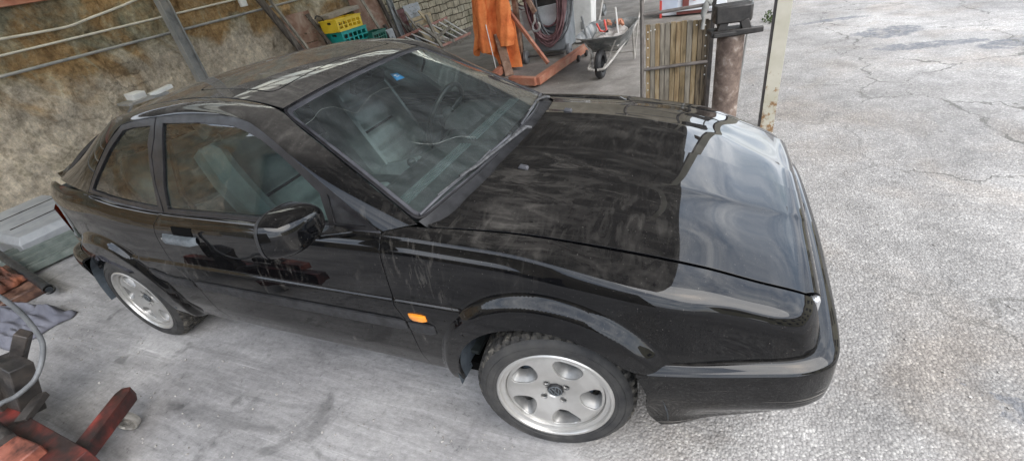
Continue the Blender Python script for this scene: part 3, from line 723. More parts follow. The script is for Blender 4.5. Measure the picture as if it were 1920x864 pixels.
# ------------------------------------------------------------------ front face (grille and lamps, seen from a step aside)
fp = []
pl = [(.56, .605), (.70, .600), (.742, .575), (.752, .50), (.758, .30), (.762, 0)]
pl = [(x, -y) for x, y in pl]+[(x, y) for x, y in pl[-2::-1]]
obj('grille', MB().grid([[(x-.012, y, z) for x, y in pl] for z in (.50, .56, .66)]), GAP, car)
sl_ = MB()
for z in (.565, .59, .615, .64): sl_.tube([(.768, -.30, z), (.773, 0, z), (.768, .30, z)], .005, 6)
sl_.lathe([(.043, -.004), (.048, 0), (.043, .004)], 32, (.784, 0, .603), Matrix.Rotation(PI/2, 3, 'Y'))
for a, b in (((-.024, .03), (-.008, -.012)), ((-.008, -.012), (0, .006)), ((0, .006), (.008, -.012)), ((.008, -.012), (.024, .03))):
    sl_.beam((.784, a[0], .603+a[1]), (.784, b[0], .603+b[1]), .004, .006)
obj('grille_slats', sl_, PLASTIC, car)
LAMP = M('headlamp_glass', (.35, .36, .37), (.5, .5, .5), scale=12, rough=(.08, .15), metal=.6, coat=1)
for sg in (-1, 1):
    b = MB(); b.box((.757, sg*.43, .604), (.03, .24, .095)); obj('headlamp', b, LAMP, car, bevel=.01)
# underbody, wheel wells, inner tub
ub = MB(); ub.box((-1.22, 0, .235), (3.75, 1.10, .05)); ub.box((-1.22, 0, .24), (1.75, 1.44, .05)); ub.box((.22, 0, .42), (.9, .98, .34)); ub.box((-2.85, 0, .45), (.6, 1.0, .35))
obj('underbody', ub, GAP, car)
for xw, rx in ((0, .385), (-2.47, .34)):
    for sg in (-1, 1):
        w = MB(); P = []
        for a in np.linspace(R(3), R(187), 28): P.append([(xw+rx*math.cos(a), sg*y, WZ+rx*math.sin(a)*.985) for y in (.815, .76, .5)])
        w.grid(P); w.add([(xw+rx*math.cos(a), sg*.5, WZ+rx*math.sin(a)) for a in np.linspace(R(3), R(187), 28)], [tuple(range(28))])
        obj('wheel_arch_liner', w, LINER, car)
# ================================================================== WHEELS
DARKB = M('bolt_steel', (.06, .06, .058), (.12, .12, .115), scale=30, rough=(.4, .6), metal=.6)
def make_wheel():
    root = bpy.data.objects.new('wheel', None); COL.objects.link(root); root.parent = car
    # local: axle along +z = outward; built then rotated
    Rm = Matrix.Rotation(PI/2, 3, 'X')                                 # z -> -y (outboard on the near side)
    n = 264; prof = [(.200, -.150), (.212, -.165), (.245, -.170), (.270, -.160)]
    prof2 = []
    o = MB()
    side = [(.2055, -.004), (.2085, .004), (.214, .006), (.225, .009), (.240, .0105), (.255, .008), (.266, .001), (.272, -.006)]
    o.lathe([(r, h) for r, h in side], 96, rot=Rm)
    back = [(.272, -.18), (.25, -.19), (.215, -.19), (.2055, -.17)]
    o.lathe(back, 64, rot=Rm)
    ty = obj('tyre', o, TYRE, root, sharp=50)
    for rr, hh in ((.246, .0112), (.218, .0078)):
        pass
    rb_ = MB(); rb_.lathe([(.2465, .0098), (.248, .0118), (.2495, .0094)], 96, rot=Rm); rb_.lathe([(.2215, .0078), (.223, .0100), (.2245, .0085)], 96, rot=Rm)
    obj('sidewall_rib', rb_, TYRE, ty, sharp=60)
    # tread: blocks with lateral grooves and two circumferential channels
    tr = MB(); hs = [(-.006, .272), (-.012, .279), (-.022, .2865), (-.052, .2880), (-.056, .281), (-.064, .281), (-.068, .288), (-.108, .288), (-.112, .281), (-.120, .281), (-.124, .288), (-.158, .2865), (-.170, .279), (-.18, .272)]
    P = []
    for k in range(n):
        ring = []
        for j, (h, r) in enumerate(hs):
            ph = (k+(4 if -.10 < h < -.07 else 0)+int(abs(h)*55)) % 6
            gr = ph < 2 and r > .275
            w = 2*PI*(k+(.0))/n; rr = r-(.010 if gr else 0)
            ring.append(Rm @ Vector((rr*math.cos(w), rr*math.sin(w), h)))
        P.append([tuple(q) for q in ring])
    tr.grid(P, closed_u=True); obj('tread', tr, TREAD, ty, sharp=20)
    # alloy rim
    rim = MB(); rim.lathe([(.205, -.006), (.2105, .000), (.2105, .006), (.206, .0095), (.199, .009), (.196, .004), (.1945, -.003), (.188, -.006), (.181, -.007), (.180, -.013), (.176, -.022), (.1755, -.16)], 128, rot=Rm)
    ri = obj('rim', rim, ALLOY, root, sharp=30)
    rk = pchip([0, .03, .036, .055, .085, .12, .15, .170, .1765, .2], [-.034, -.034, -.026, -.021, -.013, -.007, -.007, -.010, -.014, -.02])
    def disc(x, y):
        r = np.hypot(x, y); a = np.arctan2(y, x)
        h = rk(r); q = np.stack([x, -h, y], 1); return q
    holes = []
    for k in range(5):
        a = R(90+18+72*k); pts = []
        loc = [(-.052, .158), (-.026, .1690), (.014, .1695), (.046, .160), (.056, .143), (.049, .117), (.030, .095), (.006, .086), (-.018, .093), (-.042, .117), (-.056, .142)]
        f5 = pchip(np.arange(12), np.array(loc+[loc[0]]))
        for t in np.linspace(0, 11, 40, endpoint=False):
            q = f5(np.array([t]))[0]; pts.append((q[0]*math.cos(a)-q[1]*math.sin(a), q[0]*math.sin(a)+q[1]*math.cos(a)))
        holes.append(pts)
    bolts = []
    for k in range(4):
        a = R(90*k+20); bolts.append([(.050*math.cos(a)+.0125*math.cos(w), .050*math.sin(a)+.0125*math.sin(w)) for w in np.linspace(0, 2*PI, 16, endpoint=False)])
    circ = [(.1768*math.cos(w), .1768*math.sin(w)) for w in np.linspace(0, 2*PI, 96, endpoint=False)]
    mb, nn = surf_mesh(disc, circ, holes+bolts, h=.011, lip=.006, rnd=.0025, center=(0, .3, 0))
    obj('spoke_disc', mb, ALLOY, ri, normals=nn)
    # sloping hole walls: outer edge full size, inner edge shrunk and set back
    for pts in holes:
        hw = MB()
        c = np.mean(pts, 0); r_ = np.hypot(*c); cc = c*(1+.020/r_)
        lv = []
        for s, d in ((.985, .004), (.86, .012), (.66, .026), (.60, .050)):
            lv.append([(cc[0]+(x-cc[0])*s if s < .95 else x, -(rk(np.array([np.hypot(x, y)]))[0])+d, cc[1]+(y-cc[1])*s if s < .95 else y) for x, y in pts])
        hw.grid(lv, closed_v=True); obj('hole_wall', hw, ALLOYD, ri, sharp=60)
    for pts in bolts:
        lv = [[(x, .018+d, y) for x, y in pts] for d in (0, .020)]; obj('bolt_recess', MB().grid(lv, closed_v=True), ALLOYD, ri, sharp=60)
    for k in range(4):
        bt = MB(); a = R(90*k+20); bt.lathe([(.0001, -.037), (.0085, -.037), (.0095, -.039), (.0095, -.05)], 6, Rm @ Vector((.050*math.cos(a), .050*math.sin(a), 0)), Rm)
        obj('wheel_bolt', bt, DARKB, ri, sharp=20)
    cp = MB(); cp.lathe([(.0001, -.0215), (.022, -.0215), (.0275, -.0235), (.0295, -.028), (.0295, -.04)], 40, rot=Rm)
    cap = obj('centre_cap', cp, PLASTIC, ri, sharp=40)
    lg = MB(); lg.lathe([(.0215, -.0212), (.0225, -.0196), (.0240, -.0196), (.0245, -.0222)], 40, rot=Rm)
    def stroke(a, b): lg.beam((a[0], .0206, a[1]), (b[0], .0206, b[1]), .003, .0035, up=(0, 1, 0))
    for a, b in (((-.0085, .0195), (0, .0025)), ((0, .0025), (.0085, .0195)), ((-.017, .0125), (-.008, -.018)), ((-.008, -.018), (0, -.001)), ((0, -.001), (.008, -.018)), ((.008, -.018), (.017, .0125))): stroke(a, b)
    obj('emblem', lg, HANDLE, cap, sharp=40)
    bd = MB(); bd.lathe([(.0001, -.065), (.135, -.065), (.135, -.085), (.17, -.12)], 48, rot=Rm); bd.box((0.0, .075, .105), (.07, .06, .09))
    obj('brake_disc', bd, LINER, ri, sharp=40)
    return root
def deep(o, parent):
    c = o.copy(); COL.objects.link(c); c.parent = parent
    for ch in list(o.children): deep(ch, c)
    return c
# front near wheel, steered slightly in
w0 = make_wheel()
def place_wheel(w, x, y, rz, spin):
    w.location = (x+1.2, y, WZ); w.rotation_mode = 'ZYX'; w.rotation_euler = (0, spin, rz)
place_wheel(w0, 0, -.806, R(10.6), R(-12))
w1 = deep(w0, car); place_wheel(w1, -2.47, -.800, 0, R(30))
w2 = deep(w0, car); place_wheel(w2, 0, .800, PI+R(10), R(70))
w3 = deep(w0, car); place_wheel(w3, -2.47, .800, PI, R(15))

# ================================================================== CABIN
tub = MB()
tub.box((-1.45, 0, .30), (2.2, 1.40, .02))
for sg in (-1, 1):
    tub.box((-1.5, sg*.70, .60), (2.0, .03, .56))
tub.box((-.40, 0, .60), (.03, 1.3, .55)); tub.box((-2.55, 0, .60), (.03, 1.3, .55)); tub.box((-2.85, 0, .86), (.58, 1.12, .02))
obj('cabin_tub', tub, CABIN, car)
# dashboard: long sloping slab with a hood and vents
ds = MB(); P = []
for t in np.linspace(-1, 1, 21):
    y = t*.655; dx = .0
    P.append([(-.46-.02*abs(t), y, .885), (-.60, y, .905), (-.74, y, .900), (-.80, y, .880), (-.825, y, .83), (-.80, y, .62), (-.46, y, .60)])
ds.grid(P); dash = obj('dashboard', ds, CABIN, car, sharp=40)
bn = MB(); P = []
for t in np.linspace(-1, 1, 15):
    y = .37+t*.20; k = (1-t*t)**.5
    P.append([(-.68, y, .90), (-.74, y, .90+.055*k), (-.83, y, .905+.05*k), (-.85, y, .87)])
bn.grid(P); obj('instrument_hood', bn, CABIN, dash, sharp=50, org=(-1.2, 0, 0))
VENT = M('demister_slats', (.06, .085, .085), (.10, .13, .13), scale=20, rough=(.5, .6))
vt = MB()
for k in range(4):
    for (y0, y1) in ((-.60, -.03), (.03, .60)): vt.box((-.575-.016*k, (y0+y1)/2, .909), (.008, y1-y0, .008))
obj('demister_vent', vt, VENT, dash, org=(-1.2, 0, 0))
# steering wheel (left hand drive)
sw = MB(); swr = Matrix.Rotation(R(-66), 3, 'Y'); ctr = Vector((-.93, .37, .90)); pts = [ctr+swr @ Vector((.185*math.cos(w), .185*math.sin(w), 0)) for w in np.linspace(0, 2*PI, 41)]
sw.tube(pts, .014, 8, caps=False)
for a in (20, 160, 270): sw.tube([ctr, ctr+swr @ Vector((.18*math.sin(R(a)), .18*math.cos(R(a)), 0))], .013, 6)
sw.lathe([(.0001, .02), (.05, .018), (.06, 0), (.05, -.03)], 20, ctr, swr); sw.tube([ctr, ctr+Vector((.2, 0, -.06))], .03, 8)
obj('steering_wheel', sw, M('wheel_rim_leather', (.015, .018, .018), (.05, .06, .06), scale=20, rough=(.3, .4)), car, sharp=60)
# seats
def cushion(mb, c, size, m3, ribs=0, n=14, bol=.03, puff=.5):
    """soft slab, local x = right, y = along, z = out; ribs across, raised side bolsters"""
    W_, L_, T_ = size; P = []
    for i in range(n+1):
        row = []; t = i/n; ed = min(1, (min(t, 1-t)/.10))**.5 if 0 < t < 1 else 0
        prof = np.linspace(-1, 1, 21)
        for s in prof:
            e2 = min(1, (1-abs(s))/.12)**.5 if abs(s) < 1 else 0
            z = T_*puff+T_*(1-puff)*min(ed, e2)
            if abs(s) > .62: z += bol*smooth(np.array((abs(s)-.62)/.2))*min(1, (1-abs(s))/.1)*ed
            else:
                if ribs: z -= .030*abs(math.cos(PI*ribs*t))**6
            row.append((s*W_/2*(1-.10*max(0, t-.75)/.25), t*L_, float(z)))
        P.append(row)
    C_ = Vector(c); top = [[tuple(C_+m3 @ Vector(q)) for q in r] for r in P]; o = len(mb.v); mb.grid(top)
    bot = [[tuple(C_+m3 @ Vector((q[0]*.96, q[1], -T_*.5))) for q in r] for r in P]; mb.grid(bot)
    for A, B in ((top[0], bot[0]), (top[-1], bot[-1]), ([r[0] for r in top], [r[0] for r in bot]), ([r[-1] for r in top], [r[-1] for r in bot])): mb.grid([A, B])
    return mb
def frame3(x, y): x = Vector(x).normalized(); y = Vector(y).normalized(); z = x.cross(y); return Matrix((x, y, z)).transposed()
def seat(y, name='front_seat'):
    root = bpy.data.objects.new(name, None); COL.objects.link(root); root.parent = car
    s = MB(); cushion(s, (-1.44, y, .51), (.52, .50, .12), frame3((0, -1, 0), (1, 0, .20)), 5, n=44, bol=.045); obj('seat_cushion', s, LEATHER, root, org=(-1.2, 0, 0), sharp=60)
    ang = R(27); s = MB(); cushion(s, (-1.35, y, .57), (.50, .60, .10), frame3((0, 1, 0), (-math.sin(ang), 0, math.cos(ang))), 4, n=56, bol=.06); sb_ = obj('seat_back', s, LEATHER, root, org=(-1.2, 0, 0), sharp=60)
    m3 = frame3((0, 1, 0), (-math.sin(ang), 0, math.cos(ang)))
    for t_ in (.30, .48, .66, .84):
        o = MB(); o.tube([Vector((-1.35, y, .57)) + m3 @ Vector((q, t_*.60, .076)) for q in (-.150, -.05, .05, .150)], .0085, 6); obj('seam', o, GAP, sb_, org=(-1.2, 0, 0))  # black lines put in for the shade between the seat ribs
    s = MB(); cushion(s, (-1.645, y, 1.14), (.27, .13, .07), frame3((0, 1, 0), (-math.sin(ang*.7), 0, math.cos(ang*.7))), 0, n=14, bol=0)
    for k in (-.07, .07): s.tube([(-1.62, y+k, 1.05), (-1.655, y+k, 1.17)], .006, 6)
    obj('headrest', s, LEATHER, root, org=(-1.2, 0, 0), sharp=60)
seat(-.36); seat(.36)
s = MB(); cushion(s, (-2.28, 0, .56), (1.15, .45, .12), frame3((0, -1, 0), (1, 0, .2)), 4, n=40); cushion(s, (-2.22, 0, .60), (1.15, .46, .10), frame3((0, 1, 0), (-.5, 0, 1)), 5, n=40)
obj('rear_seat', s, LEATHER, car, sharp=60)
s = MB(); s.box((-1.15, 0, .50), (.75, .20, .36), None, .8); s.tube([(-.98, 0, .66), (-.96, 0, .78)], .012, 8); s.lathe([(.001, .03), (.022, .02), (.024, 0), (.012, -.02)], 12, (-.96, 0, .79)); obj('centre_console', s, CABIN, car, bevel=.01)
s = MB(); s.box((-1.07, 0, 1.215), (.035, .23, .06), (0, .4, 0)); s.tube([(-1.03, 0, 1.26), (-1.07, 0, 1.215)], .01, 6); obj('rear_view_mirror', s, PLASTIC, car, bevel=.01)
for sg in (-1, 1):
    s = MB(); s.box((-1.22, sg*.675, .72), (1.05, .03, .30)); s.box((-1.3, sg*.655, .74), (.6, .05, .05)); obj('door_card', s, LEATHER, car, bevel=.01)
    s = MB(); s.tube([(-1.72, sg*.60, 1.18), (-1.76, sg*.65, .95), (-1.70, sg*.66, .70)], .012, 6); obj('seat_belt', s, SEAL, car)
EXPO = 1.36
# ================================================================== GROUND
def ground_mat():
    m, nt, out = new_mat('worn_concrete_and_asphalt'); p = N(nt, 'ShaderNodeBsdfPrincipled'); L = nt.links
    v = coords(nt, 'Object'); sp = N(nt, 'ShaderNodeSeparateXYZ'); L.new(v, sp.inputs[0])
    wob = noise(nt, v, 1.3, 5, .6)
    # asphalt to the right of a wandering edge
    e = math_(nt, 'ADD', sp.outputs[0], math_(nt, 'MULTIPLY', wob, .9)); mr = N(nt, 'ShaderNodeMapRange', i_From_Min=.40, i_From_Max=.85); L.new(e, mr.inputs[0]); asp = mr.outputs[0]
    # dirt floor further back in the shed
    e2 = math_(nt, 'ADD', sp.outputs[1], math_(nt, 'MULTIPLY', wob, 1.5)); md = N(nt, 'ShaderNodeMapRange', i_From_Min=2.6, i_From_Max=3.8); L.new(e2, md.inputs[0])
    # concrete
    st = coords(nt, 'Object', (1, 1, 1), (0, 0, R(50))); stv = coords(nt, 'Object', (.6, 4, 1), (0, 0, R(-38)))
    c1 = ramp(nt, noise(nt, v, .9, 9, .68, .5), [(.30, (.195, .19, .192)), (.5, (.31, .303, .30)), (.70, (.43, .42, .41))])
    c2 = ramp(nt, noise(nt, stv, 3.2, 10, .7, .8), [(.32, .70), (.55, 1.0), (.72, 1.18)])
    c3 = ramp(nt, noise(nt, v, 38, 8, .75), [(.3, .78), (.52, 1.0), (.75, 1.25)])
    stain = ramp(nt, noise(nt, v, 2.1, 6, .55, 1.2), [(.62, 1), (.68, .66)])
    chips = ramp(nt, noise(nt, v, 24, 11, .82, .3), [(.36, .55), (.44, 1), (.60, 1), (.68, 1.32)])
    scl = ramp(nt, noise(nt, coords(nt, 'Object', (.5, 22, 1), (0, 0, R(-38))), 3.0, 6, .6, .25), [(.30, .80), (.36, 1), (.66, 1), (.70, 1.28)])
    oil = ramp(nt, noise(nt, v, 5.5, 4, .5, .4), [(.66, 1), (.71, .62)])
    c1 = mixc(nt, 1, mixc(nt, 1, mixc(nt, 1, c1, chips, 'MULTIPLY'), scl, 'MULTIPLY'), oil, 'MULTIPLY')
    con = mixc(nt, 1, mixc(nt, 1, mixc(nt, 1, c1, c2, 'MULTIPLY'), c3, 'MULTIPLY'), stain, 'MULTIPLY')
    # asphalt with exposed stones
    vo = N(nt, 'ShaderNodeTexVoronoi', i_Scale=95.); L.new(v, vo.inputs['Vector'])
    vo2 = N(nt, 'ShaderNodeTexVoronoi', i_Scale=170.); L.new(v, vo2.inputs['Vector'])
    hs = N(nt, 'ShaderNodeSeparateColor'); L.new(vo.outputs['Color'], hs.inputs[0])
    stone = ramp(nt, hs.outputs[0], [(0, (.225, .214, .203)), (.45, (.272, .260, .247)), (.8, (.315, .302, .287)), (1, (.41, .395, .37))])
    gap = ramp(nt, vo.outputs['Distance'], [(.30, 1), (.66, .82)])
    gr = ramp(nt, noise(nt, v, 210, 4, .7), [(.3, .84), (.7, 1.14)])
    lg = mixc(nt, 1, ramp(nt, noise(nt, v, .55, 9, .66, .6), [(.30, .70), (.5, .98), (.66, 1.30)]), ramp(nt, noise(nt, v, 3.2, 10, .75, .4), [(.30, .72), (.5, 1.0), (.70, 1.24)]), 'MULTIPLY')
    bpatch = ramp(nt, noise(nt, v, 1.15, 6, .6, .7), [(.50, (1, 1, 1)), (.68, (.90, .85, .80))])
    a = mixc(nt, 1, mixc(nt, 1, mixc(nt, 1, mixc(nt, 1, stone, gap, 'MULTIPLY'), gr, 'MULTIPLY'), lg, 'MULTIPLY'), bpatch, 'MULTIPLY')
    # bituminous dark repairs and cracks
    def spot(cx, cy, rx, ry, rot=0.):
        mp = N(nt, 'ShaderNodeMapping', vector_type='TEXTURE'); mp.inputs['Location'].default_value = (cx, cy, 0); mp.inputs['Scale'].default_value = (rx, ry, 1); mp.inputs['Rotation'].default_value = (0, 0, rot)
        nz = N(nt, 'ShaderNodeTexNoise', i_Scale=5., i_Detail=8., i_Roughness=.7); L.new(v, nz.inputs['Vector'])
        ad = N(nt, 'ShaderNodeVectorMath', operation='MULTIPLY_ADD'); L.new(nz.outputs['Color'], ad.inputs[0]); ad.inputs[1].default_value = (.5, .5, 0); L.new(v, ad.inputs[2])
        ad2 = N(nt, 'ShaderNodeVectorMath', operation='SUBTRACT'); L.new(ad.outputs[0], ad2.inputs[0]); ad2.inputs[1].default_value = (.25, .25, 0)
        L.new(ad2.outputs[0], mp.inputs[0]); ln = N(nt, 'ShaderNodeVectorMath', operation='LENGTH'); L.new(mp.outputs[0], ln.inputs[0])
        return ramp(nt, ln.outputs['Value'], [(.85, 1), (1.0, 0)])
    pt = math_(nt, 'MAXIMUM', spot(2.35, 5.45, .42, .26, .5), spot(2.55, 4.7, .55, .14, .1))
    pt = math_(nt, 'MAXIMUM', pt, spot(3.3, 4.6, .5, .16, .4)); pt = math_(nt, 'MAXIMUM', pt, spot(1.52, -.28, .12, .05, -.5)); pt = math_(nt, 'MAXIMUM', pt, spot(1.9, 6.4, .5, .09, .2))
    ct = N(nt, 'ShaderNodeTexNoise', i_Scale=2.4, i_Detail=7., i_Roughness=.62); L.new(v, ct.inputs['Vector'])
    cv = N(nt, 'ShaderNodeVectorMath', operation='MULTIPLY_ADD'); L.new(ct.outputs['Color'], cv.inputs[0]); cv.inputs[1].default_value = (.55, .55, 0); L.new(v, cv.inputs[2])
    ck = N(nt, 'ShaderNodeTexVoronoi', feature='DISTANCE_TO_EDGE', i_Scale=.95); L.new(cv.outputs[0], ck.inputs['Vector'])
    ckw = ramp(nt, noise(nt, v, 2.0, 5, .7), [(.38, 0), (.62, .011)])
    ckm = math_(nt, 'LESS_THAN', ck.outputs['Distance'], ckw)
    cmask = N(nt, 'ShaderNodeMapRange', i_From_Min=1.5, i_From_Max=2.3); L.new(e, cmask.inputs[0])
    cmk = math_(nt, 'MULTIPLY', math_(nt, 'MULTIPLY', ckm, .8), cmask.outputs[0])
    ptc = ramp(nt, noise(nt, v, 40, 6, .7), [(.3, (.07, .075, .085)), (.7, (.19, .19, .195))])
    a = mixc(nt, math_(nt, 'MULTIPLY', pt, math_(nt, 'ADD', .25, ramp(nt, noise(nt, v, 9, 9, .75), [(.40, 0), (.52, .75)]))), a, ptc); a = mixc(nt, cmk, a, (.09, .085, .075))
    dirt = ramp(nt, noise(nt, v, 2.2, 10, .72, .4), [(.3, (.125, .112, .10)), (.5, (.205, .19, .172)), (.72, (.32, .30, .275))])
    dirt = mixc(nt, 1, dirt, c3, 'MULTIPLY')
    shed = mixc(nt, md.outputs[0], con, dirt)
    L.new(mixc(nt, asp, shed, a), p.inputs['Base Color'])
    L.new(ramp(nt, noise(nt, v, 3, 6), [(.3, .62), (.7, .88)]), p.inputs['Roughness']); p.inputs['Specular IOR Level'].default_value = .3
    hcon = math_(nt, 'MULTIPLY', noise(nt, v, 30, 10, .7), .5); hcon = math_(nt, 'ADD', hcon, math_(nt, 'MULTIPLY', noise(nt, stv, 6, 8, .7), .8))
    hasp = math_(nt, 'SUBTRACT', noise(nt, v, 60, 6, .7), math_(nt, 'MULTIPLY', vo.outputs['Distance'], .9))
    hasp = math_(nt, 'SUBTRACT', hasp, math_(nt, 'MULTIPLY', cmk, 1.5))
    h = N(nt, 'ShaderNodeMix', data_type='FLOAT'); L.new(asp, h.inputs[0]); L.new(hcon, h.inputs[2]); L.new(hasp, h.inputs[3])
    L.new(bump(nt, h.outputs[0], .75, .008), p.inputs['Normal']); L.new(p.outputs[0], out.inputs[0]); return m
gx = np.r_[-120, -40, np.linspace(-9, 9, 60), 40, 120]; gy = np.r_[-120, -40, np.linspace(-5, 16, 70), 40, 120]
from mathutils import noise as mn
P = [[(x, y, (.012*mn.noise(Vector((x*.5, y*.5, 0)))*min(1, max(0, math.hypot(x+1, y)-3.2)/2) if abs(x) < 8 and -4 < y < 15 else 0)) for y in gy] for x in gx]
ob = obj('ground', MB().grid(P), ground_mat(), sharp=90); ob['kind'] = 'structure'

# ================================================================== MATERIALS
RUST = M('rusty_steel', (.10, .055, .035), (.20, .115, .075), (.32, .22, .16), scale=7, rough=(.7, .95), bmp=.3, bscale=60)
RUSTP = M('rusty_plate', (.16, .085, .055), (.26, .155, .11), (.36, .27, .21), scale=4, rough=(.7, .95), bmp=.25, bscale=50)
DARKST = M('dark_greasy_steel', (.015, .014, .014), (.05, .043, .038), (.10, .075, .06), scale=9, rough=(.35, .75), bmp=.25, bscale=60, lo=.35, hi=.8)
GREYST = M('grey_painted_steel', (.16, .165, .165), (.26, .26, .25), (.33, .31, .28), scale=5, rough=(.5, .7), bmp=.15, bscale=40)
GALV = M('galvanised_steel', (.22, .23, .235), (.34, .345, .34), scale=9, rough=(.4, .6), metal=.4)
ORREDW = M('worn_red_painted_steel', (.24, .085, .05), (.38, .15, .09), (.44, .26, .18), scale=5, rough=(.5, .8), bmp=.2, bscale=50, lo=.3, hi=.72)
REDBLK = M('greasy_dark_red_steel', (.022, .012, .011), (.075, .018, .014), (.21, .034, .026), scale=7, rough=(.3, .6), bmp=.2, bscale=60, lo=.40, hi=.66)
WOODG = M('weathered_grey_wood', (.13, .115, .095), (.25, .225, .185), (.36, .32, .26), scale=4, rough=(.8, .95), bmp=.35, bscale=30, stretch=(6, 6, .8))
WOODP = M('pale_wood', (.36, .28, .17), (.50, .41, .27), scale=4, rough=(.7, .9), bmp=.2, bscale=30, stretch=(2, 2, 5))
WOODD = M('dark_old_timber', (.030, .024, .020), (.085, .068, .055), (.16, .14, .12), scale=4, rough=(.75, .95), bmp=.4, bscale=25, stretch=(5, 5, .7))
PINKW = M('faded_red_wood', (.28, .12, .09), (.42, .24, .19), scale=6, rough=(.7, .9))
WHITEP = M('dirty_white_paint', (.58, .57, .54), (.76, .75, .72), scale=5, rough=(.5, .7), bmp=.1)
CREAMP = M('cream_cable_plastic', (.40, .37, .30), (.62, .59, .52), scale=3, rough=(.5, .7))
BLACKR = M('black_rubber', (.012, .012, .013), (.04, .04, .042), scale=12, rough=(.5, .7))
HOSEG = M('grey_hose_rubber', (.09, .095, .10), (.17, .175, .18), scale=12, rough=(.5, .7))
BURG = M('burgundy_cable', (.10, .045, .05), (.22, .13, .13), scale=6, rough=(.5, .7))
YEL = M('yellow_crate_plastic', (.72, .50, .02), (.82, .60, .05), scale=6, rough=(.4, .55))
TEAL = M('teal_crate_plastic', (.005, .28, .25), (.01, .36, .32), scale=6, rough=(.4, .55))
DGREEN = M('dark_green_crate_plastic', (.01, .10, .07), (.02, .15, .11), scale=6, rough=(.4, .6))

